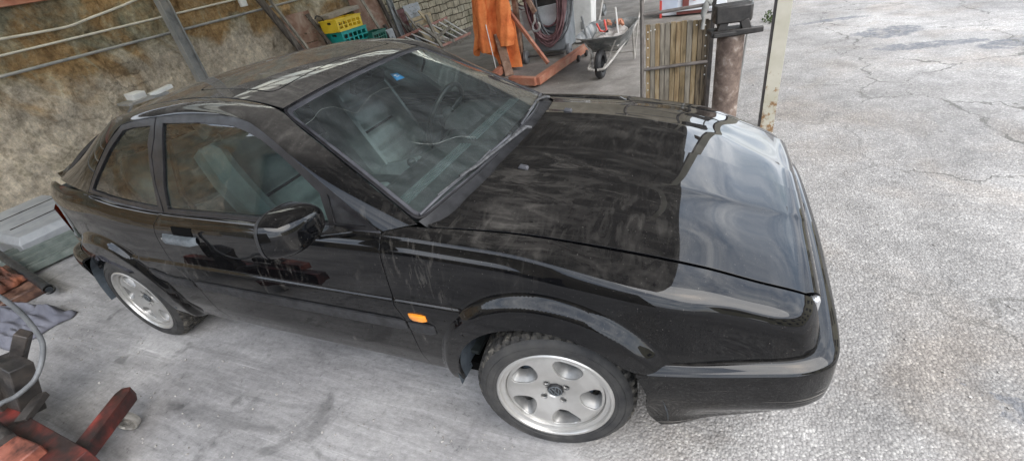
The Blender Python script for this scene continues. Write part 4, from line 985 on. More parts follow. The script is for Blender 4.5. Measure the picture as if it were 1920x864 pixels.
# ================================================================== STONE WALL
WA = math.atan2(.135, 1); wn = Vector((math.cos(WA), -math.sin(WA), 0)); wa = Vector((math.sin(WA), math.cos(WA), 0)); WO = Vector((-6.9, 0, 0))
A0 = WO.dot(wa)
def WL(a, z, off=0.): q = WO+wn*off+wa*(a-A0); return Vector((q.x, q.y, z))
def wall_mat():
    m, nt, out = new_mat('old_stone_and_plaster'); p = N(nt, 'ShaderNodeBsdfPrincipled'); L = nt.links
    v = coords(nt, 'Object'); sp = N(nt, 'ShaderNodeSeparateXYZ'); L.new(v, sp.inputs[0]); yy, zz = sp.outputs[1], sp.outputs[2]
    n1 = noise(nt, v, .9, 7, .62, .8); vs = coords(nt, 'Object', (1, 1.9, 1.0), (.35, 0, 0)); n2 = noise(nt, vs, 2.6, 12, .76, .6); n3 = noise(nt, v, 14, 12, .8)
    low = ramp(nt, n2, [(.28, (.27, .215, .155)), (.42, (.47, .395, .30)), (.56, (.60, .52, .41)), (.72, (.78, .68, .51))])
    och = ramp(nt, n2, [(.25, (.10, .065, .035)), (.40, (.27, .165, .075)), (.52, (.40, .265, .13)), (.62, (.40, .34, .22)), (.75, (.62, .54, .40))])
    gre = ramp(nt, n2, [(.3, (.12, .115, .075)), (.5, (.30, .28, .19)), (.7, (.52, .48, .38))])
    oc = mixc(nt, ramp(nt, n1, [(.46, 0), (.56, 1)]), gre, och)
    hz = math_(nt, 'ADD', zz, math_(nt, 'MULTIPLY', math_(nt, 'SUBTRACT', n1, .5), 2.2)); f = ramp(nt, hz, [(.50, 0), (.56, 0), (.60, 0)])
    mr = N(nt, 'ShaderNodeMapRange', i_From_Min=1.02, i_From_Max=1.38); L.new(hz, mr.inputs[0])
    c = mixc(nt, mr.outputs[0], low, oc)
    cream = ramp(nt, noise(nt, v, 1.8, 6, .6, .6), [(.60, 0), (.64, 1)]); lz = N(nt, 'ShaderNodeMapRange', i_From_Min=.8, i_From_Max=.3); L.new(zz, lz.inputs[0])
    c = mixc(nt, math_(nt, 'MULTIPLY', cream, lz.outputs[0]), c, (.50, .43, .32))
    dk = ramp(nt, noise(nt, v, 1.4, 8, .65, 1.0), [(.60, 1), (.74, .62)]); c = mixc(nt, 1, c, dk, 'MULTIPLY')
    vd = N(nt, 'ShaderNodeVectorMath', operation='MULTIPLY_ADD'); nzz = N(nt, 'ShaderNodeTexNoise', i_Scale=3., i_Detail=6.); L.new(v, nzz.inputs['Vector']); L.new(nzz.outputs['Color'], vd.inputs[0]); vd.inputs[1].default_value = (.0, .35, .35); L.new(v, vd.inputs[2])
    vst = N(nt, 'ShaderNodeTexVoronoi', i_Scale=3.4); L.new(vd.outputs[0], vst.inputs['Vector']); ve = N(nt, 'ShaderNodeTexVoronoi', feature='DISTANCE_TO_EDGE', i_Scale=3.4); L.new(vd.outputs[0], ve.inputs['Vector'])
    sc_ = N(nt, 'ShaderNodeSeparateColor'); L.new(vst.outputs['Color'], sc_.inputs[0])
    stm = ramp(nt, noise(nt, v, .8, 5, .6), [(.46, 0), (.66, 1)]); stc = ramp(nt, sc_.outputs[0], [(0, .80), (.5, 1.0), (1, 1.22)]); edg = ramp(nt, ve.outputs['Distance'], [(.0, .68), (.05, 1)])
    c = mixc(nt, stm, c, mixc(nt, 1, mixc(nt, 1, c, stc, 'MULTIPLY'), edg, 'MULTIPLY'))
    c = mixc(nt, 1, c, ramp(nt, n3, [(.32, .45), (.5, 1), (.68, 1.6)]), 'MULTIPLY')
    # squared blocks further along
    wv = N(nt, 'ShaderNodeCombineXYZ'); nz = math_(nt, 'MULTIPLY', noise(nt, v, 3, 4), .10); L.new(math_(nt, 'ADD', yy, nz), wv.inputs[0]); L.new(math_(nt, 'ADD', zz, nz), wv.inputs[1])
    br = N(nt, 'ShaderNodeTexBrick', i_Scale=1., i_Mortar_Size=.012, i_Mortar_Smooth=.35, i_Bias=0., i_Brick_Width=.27, i_Row_Height=.15); L.new(wv.outputs[0], br.inputs[0])
    br.inputs['Color1'].default_value = (.42, .36, .26, 1); br.inputs['Color2'].default_value = (.58, .52, .39, 1); br.inputs['Mortar'].default_value = (.12, .10, .07, 1)
    bc = mixc(nt, 1, br.outputs['Color'], ramp(nt, noise(nt, v, 5, 9, .7), [(.3, .55), (.7, 1.35)]), 'MULTIPLY')
    bc = mixc(nt, ramp(nt, noise(nt, v, 1.6, 5), [(.56, 0), (.68, .55)]), bc, (.10, .105, .055))
    ym = N(nt, 'ShaderNodeMapRange', i_From_Min=6.2, i_From_Max=6.7); L.new(math_(nt, 'ADD', yy, math_(nt, 'MULTIPLY', n1, .8)), ym.inputs[0])
    c = mixc(nt, ym.outputs[0], c, bc)
    L.new(c, p.inputs['Base Color']); p.inputs['Roughness'].default_value = .92; p.inputs['Specular IOR Level'].default_value = .2
    hb = math_(nt, 'MULTIPLY', math_(nt, 'SUBTRACT', 1., br.outputs['Fac']), math_(nt, 'MULTIPLY', ym.outputs[0], 1.2))
    h = math_(nt, 'ADD', math_(nt, 'ADD', math_(nt, 'MULTIPLY', n2, 1.4), math_(nt, 'MULTIPLY', n3, .7)), hb)
    h = math_(nt, 'ADD', h, math_(nt, 'MULTIPLY', noise(nt, v, 45, 6, .7), .25)); h = math_(nt, 'ADD', h, math_(nt, 'MULTIPLY', math_(nt, 'MULTIPLY', edg, stm), .5))
    L.new(bump(nt, h, 1.0, .05), p.inputs['Normal']); L.new(p.outputs[0], out.inputs[0]); return m
P = []
for y in np.arange(-5, 15, .04):
    row = []
    for z in np.arange(-.05, 3.56, .04):
        k = min(1, max(0, (y-7.0)/.5)); d = (.055*mn.fractal(Vector((y*.9, z*1.1, 3.3)), .75, 2.1, 7)+.03*mn.noise(Vector((y*3.1, z*3.6, 8)))+.020*mn.noise(Vector((y*8, z*9, 1))))*(1-k*.5)
        if z > 2.7: d -= .0
        row.append((d, y, z))
    P.append(row+[(-.25, y, 3.54)])
wl = obj('stone_wall', MB().grid(P), wall_mat(), sharp=90, loc=WO, rz=-WA); tag(wl, 'old rough stone wall with ochre stains and patched plaster behind the parked car', 'wall')
def pipe(name, pts, r, mat, label, cat, n=8, sm=24, **k):
    f = pchip(np.linspace(0, 1, len(pts)), np.array([tuple(WL(*q)) for q in pts])); o = MB().tube([Vector(q) for q in f(np.linspace(0, 1, sm))], r, n)
    ob = obj(name, o, mat, sharp=60, org=tuple(WL(*pts[0]))); return tag(ob, label, cat, **k)
pipe('cable', [(-3, 1.74, .06), (-1, 1.68, .06), (.12, 1.67, .06), (.67, 1.665, .05), (1.05, 1.72, .06), (1.60, 1.82, .08), (2.6, 2.1, .06)], .014, CREAMP, 'sagging pale cable, the uppermost of the lines along the stone wall', 'cable')
wp_ = pipe('conduit', [(-3, 1.43, .07), (.03, 1.52, .07), (1.5, 1.567, .07), (2.89, 1.61, .07)], .013, CREAMP, 'straight thin white conduit running along the stone wall to a small box', 'conduit')
pipe('water_pipe', [(-3, 1.24, .08), (-.08, 1.33, .08), (1.5, 1.37, .075), (3.15, 1.41, .08), (4.1, 1.44, .08)], .017, GREYST, 'dark grey pipe lowest of the three lines on the stone wall', 'pipe')
o = MB(); a, b = WL(-3, 1.98, .07), WL(.87, 2.0, .07); o.beam(a, b, .09, .09); o.beam(a+Vector((.0, 0, .06)), b+Vector((0, 0, .06)), .13, .02)
tag(obj('steel_channel', o, ORREDW, org=tuple(a), bevel=.004), 'rusty red steel channel fixed high on the stone wall at the left', 'beam')
o = MB(); o.box(WL(2.97, 1.56, .075), (.06, .11, .13), (0, 0, -WA)); jb = tag(obj('junction_box', o, WHITEP, org=tuple(WL(2.97, 1.56, .05)), bevel=.012), 'small white electrical junction box on the stone wall', 'box')
# column against the wall
o = MB(); o.hbeam(WL(1.80, 0, .22), WL(1.80, 4.0, .22), .13, .13, .012, up=tuple(wa)); o.box(WL(1.80, .012, .22), (.32, .32, .024), (0, 0, -WA))
c_ = tag(obj('steel_column', o, GREYST, org=tuple(WL(1.8, 0, .22))), 'grey steel column standing against the stone wall, left of the leaning plates', 'column')
c_['group'] = 'steel roof columns'
c_['label'] = 'grey steel column against the stone wall behind the car roof'
# white blocks on a bent bracket
t = thing('wall_bracket', tuple(WL(.9, .68, .05)), 'bent grey metal bracket sticking out of the stone wall', 'bracket', org=True)
o = MB(); o.tube([WL(.78, .60, .10), WL(.78, .70, .34), WL(.80, .74, .38), WL(1.02, .75, .36), WL(1.2, .70, .3)], .014, 8); obj('bar', o, GREYST, t); o = MB(); o.box(WL(1.0, .725, .2), (.34, .5, .03), (0, 0, -WA)); obj('shelf_plate', o, GREYST, t)
o = MB(); o.box(WL(.92, .79, .25), (.16, .17, .085), (.0, .1, -WA+.2)); tag(obj('foam_block', o, WHITEP, org=tuple(WL(.92, .75, .25)), bevel=.008), 'short cream foam block on the wall bracket, left one', 'block')
o = MB(); o.box(WL(1.20, .765, .28), (.10, .30, .05), (.12, .0, -WA)); tag(obj('foam_strip', o, WHITEP, org=tuple(WL(1.2, .74, .28)), bevel=.006), 'long white foam strip on the wall bracket, right one', 'block')

# ================================================================== THINGS LEANING ON THE WALL
def plate(name, a0, a1, z0, z1, off, lean, mat, label, cat, holes, shear=0, th=.006, group=None):
    """perforated plate leaning on the wall; holes are real"""
    def f(u, v):
        u = np.asarray(u, float); v = np.asarray(v, float); out = np.zeros((len(u), 3))
        for i in range(len(u)):
            t = (v[i]-z0)/(z1-z0); out[i] = WL(u[i]+shear*(1-t), v[i], off+lean*(1-t))
        return out
    hs = [[(cx+rx*math.cos(w), cz+rz*math.sin(w)) for w in np.linspace(0, 2*PI, 10, endpoint=False)] for cx, cz, rx, rz in holes]
    jag = []
    edge = [(a0, z0), (a1, z0), (a1, z1), (a0, z1)]
    for i in range(4):
        p, q = edge[i], edge[(i+1) % 4]
        for k in range(10): jag.append((p[0]+(q[0]-p[0])*k/10+random.uniform(-.005, .005), p[1]+(q[1]-p[1])*k/10+random.uniform(-.005, .005)))
    mb, nn = surf_mesh(f, jag, hs, h=.06, lip=th, rnd=.0005, center=(-12, 3, 1))
    o = obj(name, mb, mat, org=tuple(WL(a0, z0, off)), normals=nn); return tag(o, label, cat, group)
H1 = [(3.88, 1.20, .020, .014), (3.93, 1.13, .018, .013)]+[(3.93, z, .016, .014) for z in (.97, .90, .83, .76, .69, .60)]+[(3.54, z, .014, .014) for z in (1.11, .93, .8)]
H1 += [(a, .775-.0*a, .020+random.uniform(-.006, .006), .013) for a in (3.62, 3.665, 3.71, 3.76, 3.81, 3.86)]+[(3.74, .92, .018, .016), (3.66, .90, .005, .02), (3.83, .93, .005, .02), (3.62, .66, .006, .02), (3.75, .65, .006, .02)]
plate('perforated_plate', 3.46, 4.02, .0, 1.25, .14, .16, RUSTP, 'rusty brown steel plate full of holes, left of the yellow crate', 'plate', H1, shear=.12)
H2 = [(5.02, 1.0, .016, .014), (5.05, .93, .014, .012), (5.55, 1.04, .014, .012)]+[(a, .91, .015, .010) for a in (5.22, 5.28, 5.34, 5.42, 5.47)]+[(a, .80+random.uniform(-.02, .02), .012, .012) for a in (5.15, 5.27, 5.4, 5.5)]
plate('perforated_plate', 4.90, 5.62, .0, 1.62, .12, .18, RUSTP, 'rusty brown steel plate with punched holes, right of the crates', 'plate', H2, shear=.16)
H3 = [(6.56+.09*i+.02*j, .70+.07*j, .011, .012) for i in range(4) for j in range(3)]
plate('perforated_sheet', 6.40, 6.92, .12, .90, .10, .12, GALV, 'grey perforated metal sheet leaning on the stone wall above the pale boards', 'sheet', H3, shear=.03)
H4 = [(6.20+.055*i+.02*j, .66+.06*j, .010, .010) for i in range(3) for j in range(3)]
MAROON = M('maroon_paint', (.10, .04, .04), (.17, .07, .065), scale=9, rough=(.5, .8)); 
plate('perforated_sheet', 6.15, 6.37, .30, .86, .14, .06, MAROON, 'small maroon perforated plate beside the light grey steel channel', 'plate', H4, shear=.03)
H5 = [(5.50+.09*i, .46-.05*j, .012, .012) for i in range(3) for j in range(2)]
plate('perforated_sheet', 5.18, 5.60, .0, .62, .42, .1, GALV, 'low grey perforated sheet with torn holes in front of the rusty plates', 'sheet', H5, shear=.03)
def lean(name, p, q, w, d, mat, label, cat, bev=.003, group=None):
    a, b = WL(*p), WL(*q); o = MB().beam(a, b, w, d, up=tuple(wn)); return tag(obj(name, o, mat, org=tuple(a), bevel=bev), label, cat, group)
lean('timber', (3.62, 0, .55), (3.14, 1.75, .12), .10, .05, WOODD, 'thick dark timber leaning on the stone wall left of the rusty plate', 'timber')
lean('timber', (3.72, 0, .58), (3.26, 1.75, .18), .035, .05, WOODG, 'thin grey lath lying along the thick dark timber', 'timber')
lean('timber', (5.82, 0, .42), (5.60, 1.75, .10), .07, .05, WOODD, 'dark timber leaning between the right rusty plate and the grey channel', 'timber')
lean('timber', (5.72, 0, .50), (5.52, .70, .30), .055, .06, WOODD, 'short dark timber stub at the foot of the right rusty plate', 'timber')
lean('timber', (6.62, 0, .5), (6.20, .58, .16), .08, .05, WOODD, 'short dark timber behind the pink ladder frame', 'timber')
rb = random.Random(4)
for i, (a0_, sh, z1_, mt, lb) in enumerate(((6.10, -.10, .95, WOODD, 'dark narrow board leaning behind the maroon plate'), (6.48, -.16, .80, WOODG, 'grey narrow board leaning left of the pale boards'), (6.98, -.22, .74, WOODP, 'pale lath leaning at the right end of the pale boards'), (7.20, -.30, .56, WOODD, 'short dark lath leaning right of the pale boards'), (5.30, -.16, 1.45, WOODG, 'grey lath leaning across the right rusty plate'), (4.12, -.20, 1.20, WOODD, 'dark board edge leaning along the right side of the left rusty plate'), (6.70, .25, .50, WOODG, 'grey lath leaning the other way behind the crossed stand'))):
    lean('board', (a0_, 0, .55+.03*i), (a0_+sh, z1_, .20), .05+.012*(i % 3), .02, mt, lb, 'board')
a, b = WL(5.98, 0, .30), WL(5.90, 1.95, .10); o = MB(); o.beam(a, b, .13, .012, tuple(wn)); 
for k in (-1, 1): o.beam(a+wa*.06*k+wn*.025, b+wa*.06*k+wn*.025, .01, .05, tuple(wn))
tag(obj('steel_channel', o, GALV, org=tuple(a)), 'light grey steel channel leaning upright on the stone wall', 'channel')
pipe('bent_rod', [(4.01, 1.10, .25), (4.05, 1.14, .26), (4.12, 1.11, .27), (4.15, 1.02, .28), (4.17, .55, .34)], .012, DARKST, 'thin black hooked rod beside the rusty plate and yellow crate', 'rod')
pipe('bent_pipe', [(4.93, 0, .62), (4.96, .50, .62), (5.02, .62, .62), (5.14, .64, .62), (5.22, .56, .62), (5.26, .0, .62)], .022, DARKST, 'dark bent pipe arch in front of the right rusty plate', 'pipe')
o = MB(); o.beam(WL(4.22, 1.08, .2), WL(4.98, 1.12, .2), .30, .07, (0, 0, 1)); tag(obj('concrete_ledge', o, M('pale_concrete', (.24, .21, .17), (.36, .32, .27), scale=8, rough=(.85, .95), bmp=.3), org=tuple(WL(4.22, 1.08, .2)), bevel=.01), 'pale concrete ledge above the crates', 'ledge')
o = MB(); o.box(WL(4.55, .298, .36), (.46, .86, .596), (0, 0, -WA)); tag(obj('crate_stand', o, DARKST, org=tuple(WL(4.5, 0, .36)), bevel=.01), 'dark steel bench under the plastic crates', 'bench')
o = MB(); o.box(WL(4.6, .79, .05), (.10, .72, .54), (0, 0, -WA)); tag(obj('dark_panel', o, WOODD, org=tuple(WL(4.6, .52, .05))), 'dark board between the wall and the crates', 'board')
def crate(a, z, off, L_, W_, H_, mat, label, rot=0, group='stacked plastic crates'):
    c = WL(a, z, off); t = thing('plastic_crate', tuple(c), label, 'crate', group, rz=-WA+rot)
    o = MB(); o.box((0, 0, .006), (W_-.02, L_-.02, .012)); obj('base', o, mat, t)
    for nm, L2, ax, s in (('side', L_, 1, 1), ('side', L_, 1, -1), ('end', W_, 0, 1), ('end', W_, 0, -1)):
        hs = []; n = 5 if ax else 4
        if ax:
            for i in range(n): 
                for j in range(2): hs.append([(q0, q1) for q0, q1 in ((-L2/2+.03+(L2-.06)*(i+.12)/n, .03+(H_-.075)*(j+.10)/2), (-L2/2+.03+(L2-.06)*(i+.88)/n, .03+(H_-.075)*(j+.10)/2), (-L2/2+.03+(L2-.06)*(i+.88)/n, .03+(H_-.075)*(j+.88)/2), (-L2/2+.03+(L2-.06)*(i+.12)/n, .03+(H_-.075)*(j+.88)/2))])
        else: hs.append([(-.06, H_-.07), (.06, H_-.07), (.06, H_-.035), (-.06, H_-.035)])
        def f(u, v, ax=ax, s=s): 
            u = np.asarray(u, float); v = np.asarray(v, float); k = np.full(len(u), s*(W_ if ax else L_)/2); return np.stack([k, u, v], 1) if ax else np.stack([u, k, v], 1)
        mb, nn = surf_mesh(f, [(-L2/2, 0), (L2/2, 0), (L2/2, H_), (-L2/2, H_)], hs, h=.08, lip=.008, rnd=.001, center=(0, 0, H_/2))
        obj(nm, mb, mat, t, normals=nn)
    o = MB()
    for s in (-1, 1): o.box((s*W_/2, 0, H_-.008), (.022, L_+.022, .016)); o.box((0, s*L_/2, H_-.0085), (W_-.03, .022, .016))
    obj('rim', o, mat, t); return t
crate(4.42, .60, .45, .60, .40, .24, TEAL, 'teal green plastic crate right under the yellow one'); crate(4.36, .845, .46, .60, .40, .20, YEL, 'bright yellow plastic crate on top of the stack', .05)
crate(4.86, .50, .62, .40, .30, .20, DGREEN, 'dark green mesh plastic crate half hidden right of the teal one', .1)
# pale boards, ladder-like frame and crossed bars
for i, (z, a0, a1, of) in enumerate(((.60, 6.33, 7.10, .24), (.50, 6.36, 7.06, .27), (.40, 6.38, 7.04, .30))):
    lean('board', (a0, z, of), (a1, z+.02, of), .09 if i else .07, .02, WOODP, ('topmost', 'middle', 'lowest')[i]+' of the three pale horizontal boards behind the ladder frame', 'board', group='pale boards by the stone wall')
lean('board', (6.55, .0, .62), (6.40, .40, .45), .12, .018, WOODP, 'short pale board standing under the horizontal boards', 'board')
t = thing('ladder_frame', tuple(WL(6.6, 0, .55)), 'broken faded red wooden ladder with white rungs lying against the wall', 'ladder', org=True)
A_, B_ = (5.55, .40, .52), (7.42, .46, .42); C_, D_ = (6.05, .03, .85), (7.75, .03, .75)
for p, q in ((A_, B_), (C_, D_)): obj('rail', MB().beam(WL(*p), WL(*q), .05, .035, tuple(wn)), PINKW, t, bevel=.003)
for k in (.12, .24, .38, .52, .66, .80, .92):
    p = [A_[i]+(B_[i]-A_[i])*k for i in range(3)]; q = [C_[i]+(D_[i]-C_[i])*min(1, k+.02) for i in range(3)]; obj('rung', MB().tube([WL(*p), WL(*q)], .013, 8), WHITEP, t)
t = thing('crossed_stand', tuple(WL(6.5, 0, .8)), 'weathered grey stand of crossed square bars in front of the ladder', 'stand', org=True)
ct = (6.44, .22, .78)
for q in ((5.93, .59, .80), (6.47, .68, .62), (6.80, .34, .92), (7.00, .02, .80), (6.36, .02, .95)): obj('bar', MB().beam(WL(*ct), WL(*q), .055, .055), WOODG, t, bevel=.004)
# weeds at the wall foot
def leafy(name, c, r, n, label, kind='stuff', sz=.03):
    o = MB()
    for _ in range(n):
        th = random.uniform(0, 2*PI); rr = r*random.random()**.6; p = Vector((c[0]+rr*math.cos(th)*.5, c[1]+rr*math.sin(th), c[2]+random.random()**1.5*r*.55))
        d = Vector((random.uniform(-1, 1), random.uniform(-1, 1), random.uniform(0, 1.2))).normalized(); s_ = d.cross(Vector((random.random(), random.random(), random.random()))).normalized(); l = sz*random.uniform(.6, 1.6)
        o.add([p, p+d*l*.5+s_*l*.25, p+d*l, p+d*l*.5-s_*l*.25], [(0, 1, 2, 3)])
    ob = obj(name, o, M('weed_green', (.03, .06, .015), (.08, .12, .03), scale=20, rough=(.6, .8)), org=tuple(c)); tag(ob, label, 'weeds', kind=kind)
leafy('weeds', tuple(WL(7.6, 0, .18)), .45, 700, 'green weeds growing at the foot of the stone wall')
leafy('weeds', (1.15, 6.7, 0), .22, 160, 'thin grass tuft in the asphalt behind the white post', sz=.035)
# rubble strip along the wall foot
o = MB()
for _ in range(900):
    a = random.uniform(5.8, 9.8); f_ = .15+random.random()**1.3*1.0; s_ = random.uniform(.008, .035)*(1.2-f_*.6); p = WL(a, s_*.3, f_)
    o.box(p, (s_*random.uniform(.6, 1.5), s_*random.uniform(.6, 1.5), s_*random.uniform(.5, 1)), (random.random(), random.random(), random.random()*3), random.uniform(.6, 1))
ob = obj('rubble', o, M('rubble', (.18, .15, .12), (.34, .30, .25), scale=20, rough=(.9, 1))); tag(ob, 'small broken stones strewn along the wall foot', 'rubble', kind='stuff')
o = MB()
for _ in range(1500):
    x, y = (random.gauss(.9, 1.3), random.uniform(-1.6, 7)) if random.random() < .6 else (random.uniform(-4, .4), random.uniform(-1.6, -.4))
    if -3.2 < x < .88 and abs(y) < .86: continue
    s_ = random.uniform(.0025, .008); o.box((x, y, s_*.4), (s_*random.uniform(.6, 1.8), s_*random.uniform(.6, 1.6), s_*random.uniform(.5, 1)), (random.random(), random.random(), random.random()*3), random.uniform(.6, 1))
ob = obj('gravel', o, M('loose_gravel', (.16, .15, .14), (.5, .48, .45), scale=60, rough=(.9, 1))); tag(ob, 'loose grit and pebbles on concrete and asphalt', 'gravel', kind='stuff')
# ================================================================== SHED: roof, columns, back wall
ROOFM = M('dark_corrugated_sheet', (.045, .042, .038), (.085, .08, .072), scale=3, rough=(.7, .9))
t = thing('shed_roof', (-3, 4, 3.3), 'dark corrugated shed roof above the car', 'roof', org=True)
xs = np.arange(-8.2, 1.62, .038); P = []
for i, x in enumerate(xs): P.append([(x, y, 4.27+.03*(x+8)/9.4+.018*math.cos(2*PI*i/4)) for y in (-2.7, 3, 13.5)])
o = MB(); i0 = int((-6.35+8.2)/.038); i1 = int((-5.15+8.2)/.038); o.grid(P[:i0]); o.grid(P[i1:]); obj('roof_sheet', o, ROOFM, t, solid=.004, sharp=60)
skm, snt, sout = new_mat('dusty_clear_roof_sheet'); a_, b_ = N(snt, 'ShaderNodeBsdfTransparent', i_Color=(.92, .88, .70, 1)), N(snt, 'ShaderNodeBsdfDiffuse', i_Color=(.6, .58, .5, 1)); mx_ = N(snt, 'ShaderNodeMixShader', i_0=.18); snt.links.new(a_.outputs[0], mx_.inputs[1]); snt.links.new(b_.outputs[0], mx_.inputs[2]); snt.links.new(mx_.outputs[0], sout.inputs[0])
obj('clear_sheet', MB().grid(P[i0-2:i1+2:1]), skm, t, sharp=60)
for y in np.arange(-2.4, 13.4, .9): obj('skylight_bar', MB().beam((-6.4, y, 4.215), (-5.1, y, 4.22), .05, .05), WOODD, t)
for y in (-2.5, -.2, 2.35, 5.6, 9.0, 12.4): obj('roof_beam', MB().hbeam((-8, y, 4.07), (1.5, y, 4.11), .12, .22, .012, (0, 0, 1)), GREYST, t)
for x in np.arange(-7, 1.5, 1.32): obj('purlin', MB().beam((x, -2.6, 4.215), (x, 13.4, 4.215), .07, .06), WOODD, t)
obj('edge_beam', MB().hbeam((1.50, -2.6, 4.15), (1.50, 13.4, 4.15), .12, .16, .012, (0, 0, 1)), GREYST, t)
ROOFW = M('tan_render', (.17, .145, .105), (.26, .225, .165), scale=2, rough=(.8, .9), bmp=.2, bscale=20)
# near-side wall behind the viewer: seen only as a reflection in the doors
t = thing('yard_building', (-8, -7, 0), 'tan rendered building with dark doorways facing the car side', 'building', org=True)
holes = [[(-14, .0), (-11, .0), (-11, 2.6), (-14, 2.6)], [(-9.5, .0), (-7.2, .0), (-7.2, 2.6), (-9.5, 2.6)], [(-5.6, .0), (-4.3, .0), (-4.3, 2.4), (-5.6, 2.4)], [(-2.7, .0), (-1.2, .0), (-1.2, 2.5), (-2.7, 2.5)]]
holes = [[(a, b+.02) for a, b in h] for h in holes]
mb, nn = surf_mesh(lambda u, v: np.stack([np.asarray(u, float), np.full(len(u), -7.), np.asarray(v, float)], 1), [(-30, 0), (1.5, 0), (1.5, 3.9), (-30, 3.9)], holes, h=.6, lip=.2, center=(0, -19, 1)); obj('wall', mb, ROOFW, t, normals=nn)
for h in holes:
    x0, x1, z0, z1 = h[0][0], h[1][0], h[0][1], h[2][1]; o = MB(); o.box(((x0+x1)/2, -7.12, (z0+z1)/2), (x1-x0-.01, .04, z1-z0-.01)); obj('door' if z0 < .5 else 'window', o, DARKST, t)
# far building across the yard, mirrored in the nose of the car
t = thing('yellow_building', (15, 2, 0), 'long pale yellow building across the yard', 'building', org=True)
YW = M('pale_yellow_render', (.46, .40, .26), (.56, .50, .35), scale=1, rough=(.8, .9))
mb, nn = surf_mesh(lambda u, v: np.stack([np.full(len(u), 15.), np.asarray(u, float), np.asarray(v, float)], 1), [(-14, 0), (22, 0), (22, 5.2), (-14, 5.2)], [[(y, z), (y+1.3, z), (y+1.3, z+1.3), (y, z+1.3)] for y in np.arange(-12, 20, 3.1) for z in (.9, 3.2)], h=1.5, lip=.2, center=(30, 2, 2)); obj('wall', mb, YW, t, normals=nn)
for y in np.arange(-12, 20, 3.1):
    for z in (.9, 3.2): o = MB(); o.box((15.15, y+.65, z+.65), (.05, 1.29, 1.29)); wdw = obj('window', o, DARKST, t)
o = MB(); o.box((17.5, 4, 5.35), (5.6, 36.8, .22)); obj('roof', o, RUST, t)

t = thing('sky_block_wall', (-3, 18.5, 0), 'added wall block keeping bright sky out of the bonnet reflection', 'building', org=True)  # added block: closes the far end against bright sky mirrored in the bonnet
mb, nn = surf_mesh(lambda u, v: np.stack([np.asarray(u, float), np.full(len(u), 18.5), np.asarray(v, float)], 1), [(-9, 0), (2.0, 0), (2.0, 5.5), (-9, 5.5)], [[(-2.5, .02), (-.5, .02), (-.5, 2.6), (-2.5, 2.6)]], h=.8, lip=.3, center=(0, 40, 1)); obj('wall', mb, ROOFW, t, normals=nn); o = MB(); o.box((-1.5, 18.7, 1.3), (1.99, .05, 2.57)); obj('door', o, DARKST, t)
# right post: light yellowish steel H column
POST = M('yellowed_white_paint', (.50, .45, .32), (.60, .56, .43), (.66, .62, .52), scale=4, rough=(.5, .7), bmp=.1)
def post_mat():
    m, nt, out = new_mat('cream_paint_rusting_at_foot'); p = N(nt, 'ShaderNodeBsdfPrincipled'); v = coords(nt, 'Object'); s = N(nt, 'ShaderNodeSeparateXYZ'); nt.links.new(v, s.inputs[0])
    base = ramp(nt, noise(nt, v, 5, 6), [(.3, (.40, .375, .29)), (.7, (.52, .49, .41))])
    rs = ramp(nt, noise(nt, v, 22, 8, .7), [(.3, (.14, .07, .03)), (.7, (.30, .17, .07))])
    hz = N(nt, 'ShaderNodeMapRange', i_From_Min=.75, i_From_Max=0, i_To_Min=.0, i_To_Max=.24); nt.links.new(s.outputs[2], hz.inputs[0])
    k = ramp(nt, math_(nt, 'ADD', noise(nt, v, 14, 8, .75), hz.outputs[0]), [(.68, 0), (.76, 1)])
    nt.links.new(mixc(nt, k, base, rs), p.inputs['Base Color']); p.inputs['Roughness'].default_value = .6; nt.links.new(bump(nt, k, .3, .003), p.inputs['Normal']); nt.links.new(p.outputs[0], out.inputs[0]); return m
PM = post_mat(); o = MB(); px, py = .864, 2.36
o.box((px-.004, py-.06, 2.0), (.096, .008, 4.0)); o.box((px-.004, py+.06, 2.0), (.096, .008, 4.0)); o.box((px-.004, py, 2.0), (.006, .112, 4.0))
pst = obj('steel_column', o, PM, org=(px, py, 0)); tag(pst, 'cream painted steel column rusting at its foot beside the bonnet', 'column', 'steel roof columns')
for y in (9.0,):
    c = pst.copy(); COL.objects.link(c); c.location = (px+.2, y, 0); c['label'] = 'cream painted steel column far down the roof edge, beyond the wheelbarrow'
# shaded side of the post, put in as a dark strip
o = MB(); o.box((px-.062, py-.045, 2.0), (.018, .03, 3.9)); tag(obj('shaded_side_strip', o, DARKST, org=(px-.07, py, 0)), 'dark narrow strip drawn in for the shaded left side of the cream column', 'strip')

# ================================================================== VICE ON A PIPE
t = thing('pipe_pedestal', (.515, 1.80, 0), 'thick rusty steel pipe pedestal carrying a black anvil block', 'pedestal', org=True)
PR = M('rusty_pipe', (.085, .058, .045), (.165, .12, .095), (.36, .31, .27), scale=14, rough=(.55, .85), bmp=.35, bscale=60, lo=.38, hi=.70)
o = MB(); o.lathe([(.085, 0), (.085, .905), (.078, .905), (.078, .86)], 40, (.515, 1.80, 0)); obj('pipe', o, PR, t); o = MB(); o.box((.515, 1.80, .008), (.36, .36, .016)); obj('foot_plate', o, DARKST, t)
BLK = M('black_cast_iron', (.012, .011, .010), (.032, .028, .025), scale=16, rough=(.35, .7), bmp=.3, bscale=60)
TOPR = M('brown_grinding_dust', (.13, .085, .065), (.22, .16, .13), scale=20, rough=(.8, .95), bmp=.3)
t2 = thing('anvil_block', (.52, 1.80, .93), 'black cast iron block with a dusty brown top on the pipe pedestal', 'anvil', org=True)
o = MB(); o.box((.515, 1.795, .925), (.27, .20, .028), (0, 0, .25)); o.beam((.39, 1.70, .930), (.70, 1.735, .935), .035, .035); obj('base_plate', o, BLK, t2, bevel=.006)
for sx in (-1, 1): 
    for sy in (-1, 1): o = MB(); o.box((.525+sx*.068, 1.80+sy*.06, .968), (.052, .045, .065), (0, -sx*.35, .2)); obj('foot', o, BLK, t2, bevel=.004)
